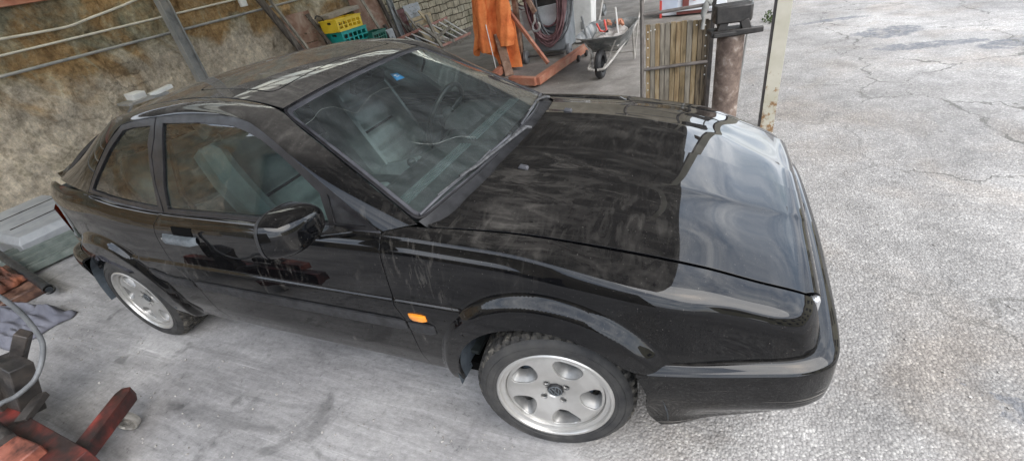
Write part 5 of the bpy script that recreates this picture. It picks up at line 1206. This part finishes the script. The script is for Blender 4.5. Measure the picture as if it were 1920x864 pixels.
o = MB(); M4 = Matrix.Translation((.515, 1.80, .985)) @ Matrix.Rotation(.2, 4, 'Z')
o.prism([(-.115, -.075), (.095, -.085), (.115, -.03), (.110, .085), (-.10, .085), (-.12, .03)], .105, M4); body_ = obj('block', o, BLK, t2, bevel=.010)
o = MB(); o.prism([(-.108, -.068), (.088, -.077), (.107, -.03), (.102, .078), (-.093, .078), (-.112, .03)], .006, Matrix.Translation((.515, 1.80, 1.091)) @ Matrix.Rotation(.2, 4, 'Z')); obj('dusty_top', o, TOPR, body_)
o = MB(); o.tube([(.598, 2.0, -.0), (.601, 2.0, .33), (.625, 2.0, .9), (.638, 2.0, 1.18)], .0085, 8); rod = obj('thin_rod', o, GREYST, org=(.598, 2.0, 0)); tag(rod, 'thin steel rod standing right of the rusty pipe pedestal', 'rod')

# ================================================================== PLANK PANEL IN A TUBE FRAME
t = thing('plank_panel', (.13, 2.42, 0), 'panel of narrow yellowish grey planks standing behind the bonnet', 'panel', org=True)
PL = [M('plank_%s' % n_, *c, scale=5, rough=(.75, .95), bmp=.35, bscale=25, stretch=(7, 7, 1.0), lo=.34, hi=.66) for n_, c in (('ochre', ((.14, .095, .05), (.29, .205, .11), (.38, .30, .19))), ('grey', ((.13, .11, .085), (.24, .21, .165), (.33, .29, .23))), ('yellow', ((.10, .075, .04), (.24, .175, .095), (.34, .27, .17))), ('dark', ((.045, .035, .025), (.13, .10, .065), (.22, .17, .11))))]
seq = [0, 1, 0, 1, 1, 2, 0, 2, 1, 2, 3, 3]; ob_ = obj('backing', MB().box((.125, 2.445, .46), (.50, .006, .86)), WOODD, t); x = -.128; 
for i, k in enumerate(seq):
    w_ = .0405+random.uniform(-.003, .003); o = MB(); zt = .905-.0*i+random.uniform(-.006, .002); o.box((x+w_/2, 2.43+random.uniform(-.003, .003), zt/2+.03), (w_-.0042, .02, zt-.06), (0, random.uniform(-.003, .003), 0)); pl_ = obj('plank', o, PL[k], t, bevel=.0015)
    x += w_
for zz_ in (.60, .72, .80, .87, .52):
    pass
o = MB()
for z, xx in ((.86, .335), (.78, .345), (.70, .343), (.62, .35), (.54, .352), (.47, .352), (.865, .27), (.845, -.108), (.79, -.108), (.72, -.108), (.64, -.108), (.56, -.108), (.42, -.108), (.36, -.108), (.86, -.05), (.855, -.085)):
    o.lathe([(.0001, .004), (.005, .004), (.006, 0)], 8, (xx, 2.418, z), Matrix.Rotation(PI/2, 3, 'X'))
obj('nail_head', o, WHITEP, t)['kind'] = 'stuff'
t = thing('tube_frame', (-.15, 2.38, 0), 'grey tube frame with three cross bars holding the plank panel', 'frame', org=True)
TB = M('brown_grey_tube', (.11, .095, .085), (.19, .17, .155), scale=10, rough=(.5, .75)); 
o = MB().beam((-.155, 2.395, 0), (-.150, 2.40, 1.35), .026, .026); obj('upright', o, TB, t, bevel=.003); o = MB().beam((.385, 2.40, 0), (.392, 2.40, 1.35), .03, .03); obj('upright', o, DARKST, t, bevel=.003)
for z0, z1 in ((.985, 1.012), (.545, .580), (1.22, 1.25)): o = MB().tube([(-.14, 2.40, z0), (.38, 2.40, z1)], .0135, 10); obj('cross_bar', o, TB, t)
# grey strap knotted on the frame
CL = M('grey_cloth', (.20, .20, .19), (.34, .34, .32), scale=12, rough=(.85, .95), bmp=.3)
o = MB(); o.tube([(.345, 2.375, 1.06), (.333, 2.37, 1.01), (.318, 2.365, .95), (.322, 2.365, .91), (.316, 2.365, .84)], [.006, .026, .022, .012, .016], 10); o.tube([(.34, 2.37, 1.04), (.365, 2.37, 1.02), (.375, 2.37, 1.05)], [.014, .02, .008], 8)
tag(obj('rag', o, CL, org=(.34, 2.37, .95), sharp=80), 'grey rag knotted round the top bar of the tube frame', 'rag')

# ================================================================== BIN BEHIND
t = thing('waste_container', (-.2, 8.2, 0), 'low white container with red stripes behind the plank panel', 'container', org=True)
WB = M('white_plastic_body', (.62, .64, .68), (.72, .74, .77), scale=4, rough=(.4, .5)); LB = M('pale_blue_panel', (.42, .47, .56), (.52, .57, .66), scale=4, rough=(.4, .5)); RD = M('red_paint', (.50, .05, .04), (.62, .08, .06), scale=5, rough=(.4, .55)); DR = M('dark_red_brown', (.12, .03, .025), (.18, .05, .04), scale=6, rough=(.5, .7))
o = MB(); o.box((-.05, 8.35, .33), (1.15, .70, .62)); obj('box', o, WB, t, bevel=.02)
o = MB(); o.box((-.46, 7.985, .36), (.30, .02, .50)); obj('side_panel', o, LB, t, bevel=.005); o = MB(); o.box((-.17, 7.975, .36), (.11, .03, .60)); obj('corner_post', o, DR, t)
o = MB(); o.box((.02, 7.93, .12), (.80, .05, .06)); obj('bumper_bar', o, WB, t, bevel=.01); o = MB(); o.box((-.05, 7.96, .055), (.55, .04, .045)); obj('lower_bar', o, DR, t)
o = MB(); o.lathe([(.0001, .003), (.060, .003), (.060, -.01)], 24, (-.02, 7.975, .30), Matrix.Rotation(PI/2, 3, 'X')); dsc = obj('round_sticker', o, RD, t); o = MB(); o.tube([(-.045, 7.968, .29), (-.03, 7.968, .32), (0, 7.968, .315), (.012, 7.968, .285), (-.02, 7.968, .275)], .006, 6); obj('sticker_mark', o, WHITEP, dsc)
o = MB(); o.box((-.61, 7.97, .15), (.04, .04, .3)); obj('red_edge', o, RD, t)

# ================================================================== WHEELBARROW
t = thing('wheelbarrow', (-.9, 4.4, 0), 'galvanised wheelbarrow with a black tyre loaded with tools and rubble', 'wheelbarrow', org=True)
GT = M('dusty_galvanised_tray', (.10, .11, .115), (.22, .225, .22), (.42, .41, .39), scale=7, rough=(.45, .75), metal=.3, bmp=.2, bscale=30)
TUBE = M('worn_tube', (.26, .245, .22), (.40, .38, .35), scale=9, rough=(.5, .7))
fx = Vector((.07, .998, 0)).normalized(); sd = Vector((fx.y, -fx.x, 0)); B0 = Vector((-.925, 4.20, 0))
def wbp(f, s, z): q = B0+fx*f+sd*s; return (q.x, q.y, z)
P = []
for lv, (f0, f1, wf, wb_, z0, z1) in enumerate(((.18, .62, .16, .20, .28, .27), (.06, .70, .21, .25, .37, .36), (-.08, .76, .29, .31, .50, .55), (-.12, .80, .32, .335, .515, .565), (-.125, .805, .32, .335, .500, .55))):
    ring = round_poly([(f0, -wf), (f1, -wb_), (f1, wb_), (f0, wf)], .10+.02*lv, 5); P.append([wbp(a, b, z0+(z1-z0)*(a-f0)/(f1-f0)) for a, b in ring])
o = MB().grid(P, closed_v=True); o.f.append(tuple(range(len(P[0]))))
obj('tray', o, GT, t, sharp=60, solid=.003)
o = MB(); o.tube([wbp(a, b, z+.0) for a, b, z in ((-.02, 0, .12),)]*1+[wbp(-.21, 0, .13)], .01, 6) if 0 else None
for s in (-1, 1):
    o = MB(); pts = [wbp(-.24, s*.02, .16), wbp(-.22, s*.10, .17), wbp(-.05, s*.13, .20), wbp(.30, s*.19, .30), wbp(.85, s*.27, .50), wbp(1.15, s*.30, .70), wbp(1.32, s*.31, .86)]
    f_ = pchip(np.linspace(0, 1, 7), np.array(pts)); o.tube([Vector(q) for q in f_(np.linspace(0, 1, 26))], .016, 8); h_ = obj('handle_tube', o, TUBE, t)
    o = MB().tube([wbp(1.20, s*.302, .745), wbp(1.34, s*.312, .875)], .021, 8); obj('grip', o, BLACKR, h_)
    o = MB(); o.tube([wbp(.70, s*.24, .44), wbp(.80, s*.24, .02)], .014, 8); o.tube([wbp(.95, s*.27, .55), wbp(.80, s*.24, .02)], .012, 8); obj('leg', o, TUBE, t)
    o = MB(); o.tube([wbp(0, s*.07, .17), wbp(.02, s*.12, .30), wbp(-.02, s*.2, .45)], .010, 6); o.tube([wbp(-.02, s*.06, .17), wbp(-.20, s*.09, .17)], .012, 6); obj('wheel_bracket', o, TUBE, t)
o = MB().tube([wbp(.79, -.24, .12), wbp(.79, .24, .12)], .011, 8); obj('leg_brace', o, TUBE, t)
wr = Matrix((sd, Vector((0, 0, 1)).cross(sd)*1, Vector((0, 0, 1)))).transposed(); wr = Matrix((fx, Vector((0, 0, 1)), sd)).transposed()
c = wbp(-.02, 0, .175); o = MB(); o.lathe([(.105, -.03), (.135, -.042), (.165, -.035), (.176, -.015), (.176, .015), (.165, .035), (.135, .042), (.105, .03)], 40, c, wr, closed=True); wh = obj('wheel', o, BLACKR, t, sharp=60)
o = MB(); o.lathe([(.03, -.05), (.034, -.02), (.10, -.018), (.108, -.034), (.112, -.03), (.112, .03), (.108, .034), (.10, .018), (.034, .02), (.03, .05)], 32, c, wr, closed=True); obj('hub', o, GALV, wh)
def tool(name, pts, r, mat, label, cat, org=None, n=8): return tag(obj(name, MB().tube(pts, r, n), mat, org=tuple(pts[0])), label, cat)
MORT = M('mortar_rubble', (.30, .28, .26), (.55, .53, .50), scale=14, rough=(.85, .95), bmp=.5, bscale=40)
P = [[wbp(.02+.80*i/14, (-.24+.48*j/10)*(.85+.2*i/14), .435+.075*mn.fractal(Vector((i*.45, j*.45, 1)), .8, 2, 4)+.05*(i/14)-.05*abs(j-5)/5) for j in range(11)] for i in range(15)]
tag(obj('rubble_load', MB().grid(P), MORT, org=wbp(.4, 0, .45), sharp=70), 'pale crumbly mortar filling the wheelbarrow tray', 'rubble')
tool('tool_handle', [wbp(.30, -.26, .42), wbp(.24, -.30, .72)], .015, GREYST, 'grey upright tool handle at the left of the wheelbarrow', 'tool')
tool('tool_handle', [wbp(.42, .12, .44), wbp(.40, .10, .76)], .013, WHITEP, 'white upright tool handle in the middle of the wheelbarrow', 'tool')
t = thing('pincers', wbp(.12, -.06, .5), 'pincers with two red handles lying in the wheelbarrow', 'pliers', org=True)
o = MB().tube([wbp(.30, -.02, .50), wbp(.20, -.05, .53), wbp(.22, -.10, .62)], [.009, .012, .012], 8); obj('handle', o, RD, t); o = MB().tube([wbp(.30, -.02, .50), wbp(.24, .02, .53), wbp(.30, -.02, .64)], [.009, .013, .013], 8); obj('handle', o, RD, t); o = MB().box(wbp(.33, -.01, .50), (.05, .05, .03)); obj('jaw', o, DARKST, t)
o = MB()
for k in range(9): o.box(wbp(.60+random.uniform(-.1, .12), random.uniform(-.1, .15), .53+random.random()*.03), (.06, .05, .03), (random.random(), random.random(), random.random()))
tag(obj('brick_pieces', o, M('broken_brick', (.34, .13, .07), (.45, .22, .14), scale=20, rough=(.85, .95)), org=wbp(.6, 0, .5)), 'heap of broken orange brick pieces in the wheelbarrow', 'bricks', kind='stuff')

# ================================================================== ENGINE CRANE (back), WELDER AND CABLE
t = thing('engine_crane', (-1.9, 4.7, 0), 'worn orange red workshop crane with a rusty hook behind the windscreen', 'crane', org=True)
def chan(mb, a, b, w, h):     # box beam with a darker open side lip
    mb.beam(a, b, w, h); return mb
o = MB(); chan(o, (-1.715, 3.90, .085), (-1.455, 5.52, .115), .09, .10); obj('leg', o, ORREDW, t, bevel=.004)
o = MB(); chan(o, (-2.14, 4.02, .09), (-1.72, 3.90, .085), .09, .10); obj('cross_beam', o, ORREDW, t, bevel=.004)
o = MB(); chan(o, (-2.50, 4.15, .085), (-2.62, 5.60, .10), .09, .10); obj('leg', o, ORREDW, t, bevel=.004)
o = MB(); o.beam((-2.36, 4.88, .80), (-1.80, 4.66, .12), .045, .045); obj('strut', o, ORREDW, t, bevel=.003)
o = MB(); o.beam((-2.45, 5.25, .05), (-2.40, 5.25, 1.7), .09, .07); obj('mast', o, RUST, t, bevel=.004)
o = MB(); o.beam((-2.20, 4.98, 1.15), (-2.03, 5.0, .76), .075, .06); obj('boom', o, RUST, t, bevel=.004)
o = MB(); f_ = pchip(np.linspace(0, 1, 8), np.array([(-2.03, 4.95, .74), (-2.03, 4.95, .66), (-2.075, 4.95, .60), (-2.08, 4.95, .55), (-2.03, 4.95, .515), (-1.975, 4.95, .545), (-1.965, 4.95, .60), (-1.985, 4.95, .63)])); o.tube([Vector(q) for q in f_(np.linspace(0, 1, 24))], .017, 8); obj('hook', o, GREYST, t, sharp=60)
for x, y in ((-1.46, 5.42), (-1.50, 5.10), (-2.10, 3.98)): o = MB(); o.lathe([(.001, .02), (.045, .02), (.05, 0), (.045, -.02), (.001, -.02)], 20, (x+.03, y, .05), Matrix.Rotation(PI/2, 3, 'Y')); obj('caster', o, DARKST, t, bevel=.003)
# orange overalls
def cloth():
    P = []; n = 90; m = 44
    for i in range(m):
        t_ = i/(m-1); z = 1.42-1.32*t_*(1); row = []
        wl_ = .35+.18*t_-.06*max(0, t_-.7); 
        for j in range(n):
            a = 2*PI*j/n; fold = .044*math.sin(a*7+2.2*t_+.8*math.sin(3*t_))+.020*math.sin(a*13+5*t_)+.016*mn.noise(Vector((a*2.2, t_*5, 3)))
            rr = 1+fold/ .14*(.35+.65*t_)*.8
            x = math.cos(a)*wl_*.62*rr; y = math.sin(a)*.16*rr
            low = -.22+.62*(.5+.5*math.cos(a-3.3))+.10*math.sin(a*3+1)+.05*math.sin(a*7)       # uneven hem
            zz = z if t_ < .55 else z-(t_-.55)/.45*(-low+.1)
            row.append((-2.72+x+.03*t_, 4.98+y-.05*t_, max(.05, zz)))
        P.append(row)
    return MB().grid(P, closed_v=True)
ORM = M('orange_workwear_fabric', (.52, .115, .03), (.72, .20, .055), (.80, .28, .09), scale=5, rough=(.8, .95), bmp=.25, bscale=40)
t = thing('work_overalls', (-2.72, 4.98, 0), 'bright orange work overalls hanging in folds left of the crane', 'overalls', org=True)
obj('overalls', cloth(), ORM, t, sharp=80, solid=.004)
o = MB(); P = []
for i in range(26):
    t_ = i/25; c = Vector((-2.40-.05*t_, 4.80-.03*t_, 1.35-.95*t_)); w_ = .062+.035*t_+.010*math.sin(t_*17)
    P.append([(c.x+w_*1.25*math.cos(a)*(1+.16*math.sin(a*4+t_*9)), c.y+w_*math.sin(a)*(1+.16*math.sin(a*5+t_*7)), c.z) for a in np.linspace(0, 2*PI, 28, endpoint=False)])
o.grid(P, closed_v=True); obj('sleeve', o, ORM, t, sharp=80)
o = MB(); P = []
for i in range(26):
    t_ = i/25; c = Vector((-2.78+.02*t_, 4.78-.03*t_, 1.35-1.02*t_)); w_ = .060+.030*t_+.010*math.sin(t_*15+1)
    P.append([(c.x+w_*1.2*math.cos(a)*(1+.16*math.sin(a*4+t_*8)), c.y+w_*math.sin(a)*(1+.16*math.sin(a*5+t_*7)), c.z) for a in np.linspace(0, 2*PI, 28, endpoint=False)])
o.grid(P, closed_v=True); obj('sleeve', o, ORM, t, sharp=80)
lean_ = MB(); lean_.beam((-2.40, 4.58, .0), (-2.58, 4.80, .56), .13, .05); tag(obj('rusty_stake', lean_, RUST, org=(-2.52, 4.62, 0), bevel=.006), 'rusty steel stake below the orange overalls', 'stake')
o = MB(); o.tube([(-2.60, 4.60, 0), (-2.70, 4.70, .72)], .007, 6); tag(obj('white_rod', o, WHITEP, org=(-2.6, 4.6, 0)), 'thin white rod against the orange overalls', 'rod')
# welding machine
t = thing('welding_machine', (-2.05, 5.75, 0), 'grey workshop welding machine on small wheels behind the crane hook', 'welder', org=True)
GB = M('grey_blue_cabinet', (.13, .145, .155), (.22, .235, .245), scale=6, rough=(.5, .7), bmp=.1); WG = M('dirty_white_panel', (.40, .41, .41), (.56, .57, .57), scale=7, rough=(.5, .7))
o = MB(); o.box((-2.02, 5.80, .40), (.52, .58, .60)); cb = obj('cabinet', o, GB, t, bevel=.02)
o = MB(); o.box((-2.10, 5.46, .62), (.62, .06, .30), (0, -.08, 0)); obj('front_panel', o, WG, t, bevel=.008); o = MB(); o.box((-2.02, 5.78, .82), (.50, .5, .20)); obj('top_box', o, DARKST, t, bevel=.01); o = MB(); o.box((-1.95, 5.52, .935), (.16, .14, .03)); obj('red_cover', o, RD, t, bevel=.006)
for x, y in ((-2.36, 5.25), (-1.72, 5.50), (-2.3, 6.05)): o = MB(); o.lathe([(.02, .035), (.085, .03), (.10, .018), (.10, -.018), (.085, -.03), (.02, -.035)], 28, (x, y, .10), Matrix.Rotation(PI/2, 3, 'Y')); obj('wheel', o, HOSEG, t, sharp=50)
o = MB(); o.tube([(-2.36, 5.25, .10), (-1.75, 5.30, .10)], .015, 8); obj('axle', o, DARKST, t); o = MB(); o.tube([(-2.62, 5.5, .42), (-2.45, 5.38, .45), (-2.42, 5.3, .20)], .02, 8); obj('bracket', o, DARKST, t)
def coil(name, c, rx, rz, n, mat, label, seed, r=.012, sag=.0):
    rnd = random.Random(seed); o = MB(); pts = []
    for k in range(n):
        dx, dz, dy = rnd.uniform(-.10, .05), rnd.uniform(-.26, .04), rnd.uniform(-.05, .05)
        for a in np.linspace(0, 2*PI, 26, endpoint=False): pts.append(Vector((c[0]+(rx+dx)*math.sin(a), c[1]+dy-.03*math.cos(a), c[2]-(rz+dz)*(-math.cos(a))*(1 if math.cos(a) > 0 else 1.0))))
    o.tube(pts, r, 6); return tag(obj(name, o, mat, org=c, sharp=80), label, 'cable', 'coiled cables on the welding machine')
coil('coiled_cable', (-1.98, 5.32, .90), .30, .66, 11, BURG, 'thick reddish cable hanging in loops over the welding machine', 3, .016); coil('coiled_cable', (-1.90, 5.38, .88), .30, .74, 6, HOSEG, 'grey cable loops hanging behind the reddish ones on the welder', 9, .015); coil('coiled_cable', (-2.42, 5.62, .86), .13, .12, 4, BURG, 'small tangle of thin dark cable between overalls and welder', 5, .010)
t = thing('white_cabinet', (-1.68, 6.45, 0), 'white scuffed metal cabinet right of the hanging cables', 'cabinet', org=True)
o = MB(); o.box((-1.70, 6.48, .55), (.30, .30, 1.05), None, 1.35); obj('body', o, WHITEP, t, bevel=.012); o = MB(); o.box((-1.69, 6.31, .30), (.06, .01, .12)); obj('dark_mark', o, GREYST, t)
o = MB(); o.box((-2.75, 5.5, .08), (.20, .34, .16), (0, 0, .3)); tag(obj('dirty_block', o, WOODD, org=(-2.75, 5.5, 0), bevel=.01), 'dark dirty block on the floor behind the rusty stake', 'block')

# ================================================================== LEFT: REAR OF THE CAR
t = thing('grey_container', (-5.7, -.05, 0), 'grey plastic tool box lid lying near the wall behind the car tail', 'box', org=True)
GP = M('light_grey_plastic', (.22, .23, .24), (.32, .33, .34), scale=5, rough=(.5, .7), bmp=.1)
o = MB(); a_ = [(-6.35, -.42), (-5.10, -.42), (-5.05, .35), (-6.35, .35)]
o.add([(x, y, z) for z, k in ((.0, 1), (.12, 1)) for x, y in a_]+[(x*.92+-5.7*.08, y*.88-.03*.12, .17) for x, y in a_], [(0, 1, 5, 4), (1, 2, 6, 5), (2, 3, 7, 6), (3, 0, 4, 7), (4, 5, 9, 8), (5, 6, 10, 9), (6, 7, 11, 10), (7, 4, 8, 11), (8, 9, 10, 11)]); bx = obj('box_body', o, GP, t, bevel=.008)
for x in (-5.95, -5.5): obj('lid_groove', MB().box((x, 0, .172), (.012, .6, .008)), DARKST, t)
GRP = M('green_grey_profile', (.13, .16, .145), (.25, .28, .255), scale=8, rough=(.4, .6), metal=.3, bmp=.1)
for i, (a, b, w_, h_, lb) in enumerate((((-5.30, -.62, .03), (-5.00, .62, .03), .075, .05, 'far green grey metal profile on the floor beside the grey box'), ((-5.05, -.70, .035), (-4.78, .55, .035), .06, .06, 'thin middle green grey metal profile on the floor behind the car'), ((-4.90, -.72, .03), (-4.66, .50, .03), .05, .05, 'thin rail between the green grey metal profiles behind the car'), ((-4.68, -.74, .03), (-4.46, .42, .03), .10, .045, 'near wide green grey metal profile on the floor behind the car'))):
    o = MB(); o.beam(a, b, w_, .012); v = Vector(b)-Vector(a); s_ = v.cross(Vector((0, 0, 1))).normalized()
    for k in (-1, 1): o.beam(Vector(a)+s_*k*(w_/2-.008)+Vector((0, 0, h_/2)), Vector(b)+s_*k*(w_/2-.008)+Vector((0, 0, h_/2)), .014, h_)
    tag(obj('metal_profile', o, GRP, org=a), lb, 'metal profile', 'metal profiles on the floor')
BP = M('black_steel_pipe', (.02, .025, .03), (.06, .068, .075), scale=10, rough=(.3, .5), metal=.5)
o = MB(); d_ = (Vector((-3.92, -.745, .08))-Vector((-5.08, -.572, .16))); a = Vector((-5.08, -.572, .16))-d_*.4; o.tube([a, Vector((-3.95, -.74, .085))], .030, 14, False); o.tube([Vector((-3.95, -.74, .085)), Vector((-3.92, -.745, .083))], .036, 14, False); o.tube([a, Vector((-3.92, -.745, .083))], .022, 14); tag(obj('steel_pipe', o, BP, org=tuple(a)), 'dark blue black steel pipe lying over the metal profiles', 'pipe')
o = MB(); o.tube([(-4.62, -.72, .045), (-4.20, -.70, .045)], .035, 14, False); o.tube([(-4.62, -.72, .045), (-4.20, -.70, .045)], .026, 14, False); tag(obj('pipe_stub', o, GALV, org=(-4.6, -.7, .03)), 'short open pipe stub on the floor under the dark pipe', 'pipe')
o = MB(); o.box((-4.55, -.80, .04), (.82, .30, .08), (0, 0, -.16)); tag(obj('oily_tray', o, M('oily_brown', (.02, .012, .010), (.06, .03, .022), (.18, .10, .07), scale=8, rough=(.25, .6), bmp=.3), org=(-4.5, -.8, 0), bevel=.01), 'dark oily tray on the floor behind the car, under the scraps', 'tray')
SCR = M('red_ochre_rag', (.035, .018, .012), (.10, .035, .02), (.26, .09, .045), scale=9, rough=(.8, .95), bmp=.4)
def crumple(x0, x1, y0, y1, h, seed, mat, name, label, cat, skew=0, n=46, base=.008):
    P = []
    for i in range(n):
        row = []
        for j in range(n):
            u, v = i/(n-1), j/(n-1); ed = min(u, 1-u, v, 1-v); e = min(1, ed*7); wob = .12*mn.noise(Vector((u*4, v*4, seed+9)))
            z = base+h*(e**.6)*(.35+.9*abs(mn.noise(Vector((u*3.4, v*4.2, seed))))+.45*abs(mn.noise(Vector((u*8, v*9, seed+3)))))
            row.append((x0+(x1-x0)*(u+wob*(1-2*abs(u-.5))*.2+.10*mn.noise(Vector((v*3, 0, seed)))), y0+(y1-y0)*(v+.12*mn.noise(Vector((u*3, 5, seed))))+skew*u, z))
        P.append(row)
    return tag(obj(name, MB().grid(P), mat, org=((x0+x1)/2, (y0+y1)/2, 0), sharp=80, solid=.003), label, cat)
crumple(-4.80, -4.30, -.92, -.70, .12, 2, SCR, 'scrap_rag', 'small red and ochre rag on the oily tray', 'rag', base=.09)
BLR = M('blue_grey_cloth', (.085, .088, .11), (.16, .162, .19), scale=5, rough=(.85, .95), bmp=.3, bscale=50)
crumple(-4.25, -3.50, -1.22, -.86, .09, 7, BLR, 'floor_cloth', 'crumpled blue grey cloth on the concrete floor at the left edge', 'cloth', skew=.05)

# ================================================================== ENGINE HOIST BOTTOM LEFT
t = thing('engine_hoist', (-2.3, -1.45, 0), 'greasy red and black hydraulic hoist with a steel caster at the bottom left', 'hoist', org=True)
def cbeam(a, b, w, h, mat, nm='beam', cham=0):
    a, b = Vector(a), Vector(b); d = (b-a).normalized(); s_ = d.cross(Vector((0, 0, 1))).normalized(); P_ = []
    M4 = Matrix((s_, Vector((0, 0, 1)), d)).transposed().to_4x4(); M4.translation = a
    o = MB(); L_ = (b-a).length; w2, h2 = w/2, h/2
    secs = [(0, 1), (L_-cham, 1), (L_, .55)] if cham else [(0, 1), (L_, 1)]
    for l, k in secs: P_.append([tuple(M4 @ Vector((x*k, y*(k if y < 0 else 1), l))) for x, y in ((-w2, -h2), (w2, -h2), (w2, h2), (-w2, h2))])
    o.grid(P_, closed_v=True); n = len(P_); o.f += [(0, 1, 2, 3), tuple((n-1)*4+i for i in (3, 2, 1, 0))]; return obj(nm, o, mat, t, bevel=.003, sharp=30)
cbeam((-1.86, -1.62, .130), (-2.065, -1.205, .130), .075, .065, REDBLK, 'leg', .03)
cbeam((-1.80, -1.535, .16), (-3.1, -1.50, .16), .10, .09, REDBLK, 'cross_beam')
CI = M('worn_steel_caster', (.20, .19, .17), (.42, .40, .37), scale=18, rough=(.35, .6), metal=.5, bmp=.3)
cr = Matrix.Rotation(R(90), 3, 'X') @ Matrix.Rotation(R(35), 3, 'Y'); cr = Matrix.Rotation(R(25), 3, 'Z') @ Matrix.Rotation(R(90), 3, 'X')
cc = (-2.005, -1.300, .052); o = MB(); o.lathe([(.010, -.018), (.020, -.018), (.022, -.008), (.038, -.008), (.043, -.017), (.050, -.015), (.052, 0), (.050, .015), (.043, .017), (.038, .008), (.022, .008), (.020, .018), (.010, .018)], 36, cc, cr, closed=True); cst = obj('caster_wheel', o, CI, t, sharp=40)
o = MB()
for k in (-.021, .021):
    q = cr @ Vector((0, 0, k)); o.beam(Vector(cc)+q+Vector((0, 0, -.008)), Vector(cc)+q+Vector((-.012, .02, .048)), .030, .004, (cr @ Vector((0, 0, 1))))
o.tube([Vector(cc)+cr @ Vector((0, 0, -.026)), Vector(cc)+cr @ Vector((0, 0, .026))], .008, 10); obj('caster_fork', o, CI, cst, sharp=40, bevel=.001)
o = MB(); o.beam((-2.32, -1.50, .205), (-2.40, -1.375, .215), .05, .03); obj('lug', o, DARKST, t, bevel=.003)
o = MB(); o.beam((-2.50, -1.44, .16), (-2.44, -1.36, .42), .16, .09, (0, 1, 0)); o.box((-2.58, -1.46, .30), (.16, .10, .20), (0, .2, .2)); obj('ram_bracket', o, DARKST, t, bevel=.005)
o = MB(); o.beam((-2.52, -1.34, .36), (-2.40, -1.265, .515), .045, .055); obj('lever', o, DARKST, t, bevel=.005)
o = MB(); o.box((-2.13, -1.60, .225), (.30, .10, .06), (0, 0, .05)); o.box((-2.30, -1.62, .24), (.10, .06, .05)); obj('cylinder_block', o, M('greasy_orange_paint', (.06, .022, .016), (.22, .07, .045), (.34, .12, .08), scale=9, rough=(.35, .6)) , t, bevel=.008)
o = MB(); o.tube([(-2.42, -1.56, .245), (-2.16, -1.58, .255)], .028, 14); obj('hydraulic_ram', o, DARKST, t)
hp = pchip(np.linspace(0, 1, 9), np.array([(-2.3, -1.276, .788), (-2.3, -1.251, .74), (-2.3, -1.24, .636), (-2.3, -1.253, .499), (-2.3, -1.293, .418), (-2.3, -1.383, .341), (-2.3, -1.449, .332), (-2.3, -1.50, .344), (-2.33, -1.60, .30)]))
o = MB().tube([Vector(q) for q in hp(np.linspace(0, 1, 60))], .0105, 10); obj('hydraulic_hose', o, HOSEG, t, sharp=80)
# ================================================================== CAMERA AND LIGHT
cam = bpy.data.cameras.new('camera'); co = bpy.data.objects.new('camera', cam); COL.objects.link(co)
co.location = (0.44347619, -1.73560847, 1.64916846); co.rotation_euler = (1.00156404, 0.16062424, 0.37895826)
cam.sensor_width = 36; cam.lens = 840.97/1920*36; cam.clip_end = 500; cam.clip_start = .02
scene.camera = co
sun = bpy.data.lights.new('sun', 'SUN'); sun.energy = 1.5; sun.angle = R(60); sun.color = (1, .96, .90)
so = bpy.data.objects.new('sun', sun); COL.objects.link(so)
SUN_EL, SUN_AZ = R(52), R(-25)      # azimuth measured from +x towards +y
dv = Vector((math.cos(SUN_EL)*math.cos(SUN_AZ), math.cos(SUN_EL)*math.sin(SUN_AZ), math.sin(SUN_EL)))
so.rotation_euler = dv.to_track_quat('Z', 'Y').to_euler(); so.location = dv*30
w = bpy.data.worlds.new('World'); scene.world = w; w.use_nodes = True; nt = w.node_tree; nt.nodes.clear()
out = nt.nodes.new('ShaderNodeOutputWorld'); bg = N(nt, 'ShaderNodeBackground', i_Strength=.14)
sky = N(nt, 'ShaderNodeTexSky', sky_type='NISHITA', sun_disc=False, sun_elevation=SUN_EL, sun_rotation=PI/2-SUN_AZ, air_density=1.2, dust_density=2.0, ozone_density=1.0)
tc = nt.nodes.new('ShaderNodeTexCoord'); mp = N(nt, 'ShaderNodeMapping'); mp.inputs['Scale'].default_value = (1, 1, 2.2); nt.links.new(tc.outputs['Generated'], mp.inputs[0])
cl = ramp(nt, noise(nt, mp.outputs[0], 2.6, 9, .6, .3), [(.34, .25), (.62, 1)])
shade = ramp(nt, noise(nt, mp.outputs[0], 4.5, 7, .6, .4), [(.34, (5.6, 6.6, 8.2)), (.66, (13.0, 13.4, 14.0))])
nt.links.new(mixc(nt, cl, sky.outputs[0], shade), bg.inputs[0]); nt.links.new(bg.outputs[0], out.inputs[0])
scene.view_settings.view_transform = 'Standard'; scene.view_settings.look = 'None'; scene.view_settings.exposure = EXPO; scene.view_settings.gamma = 1
scene.render.engine = 'CYCLES'
finish_org()
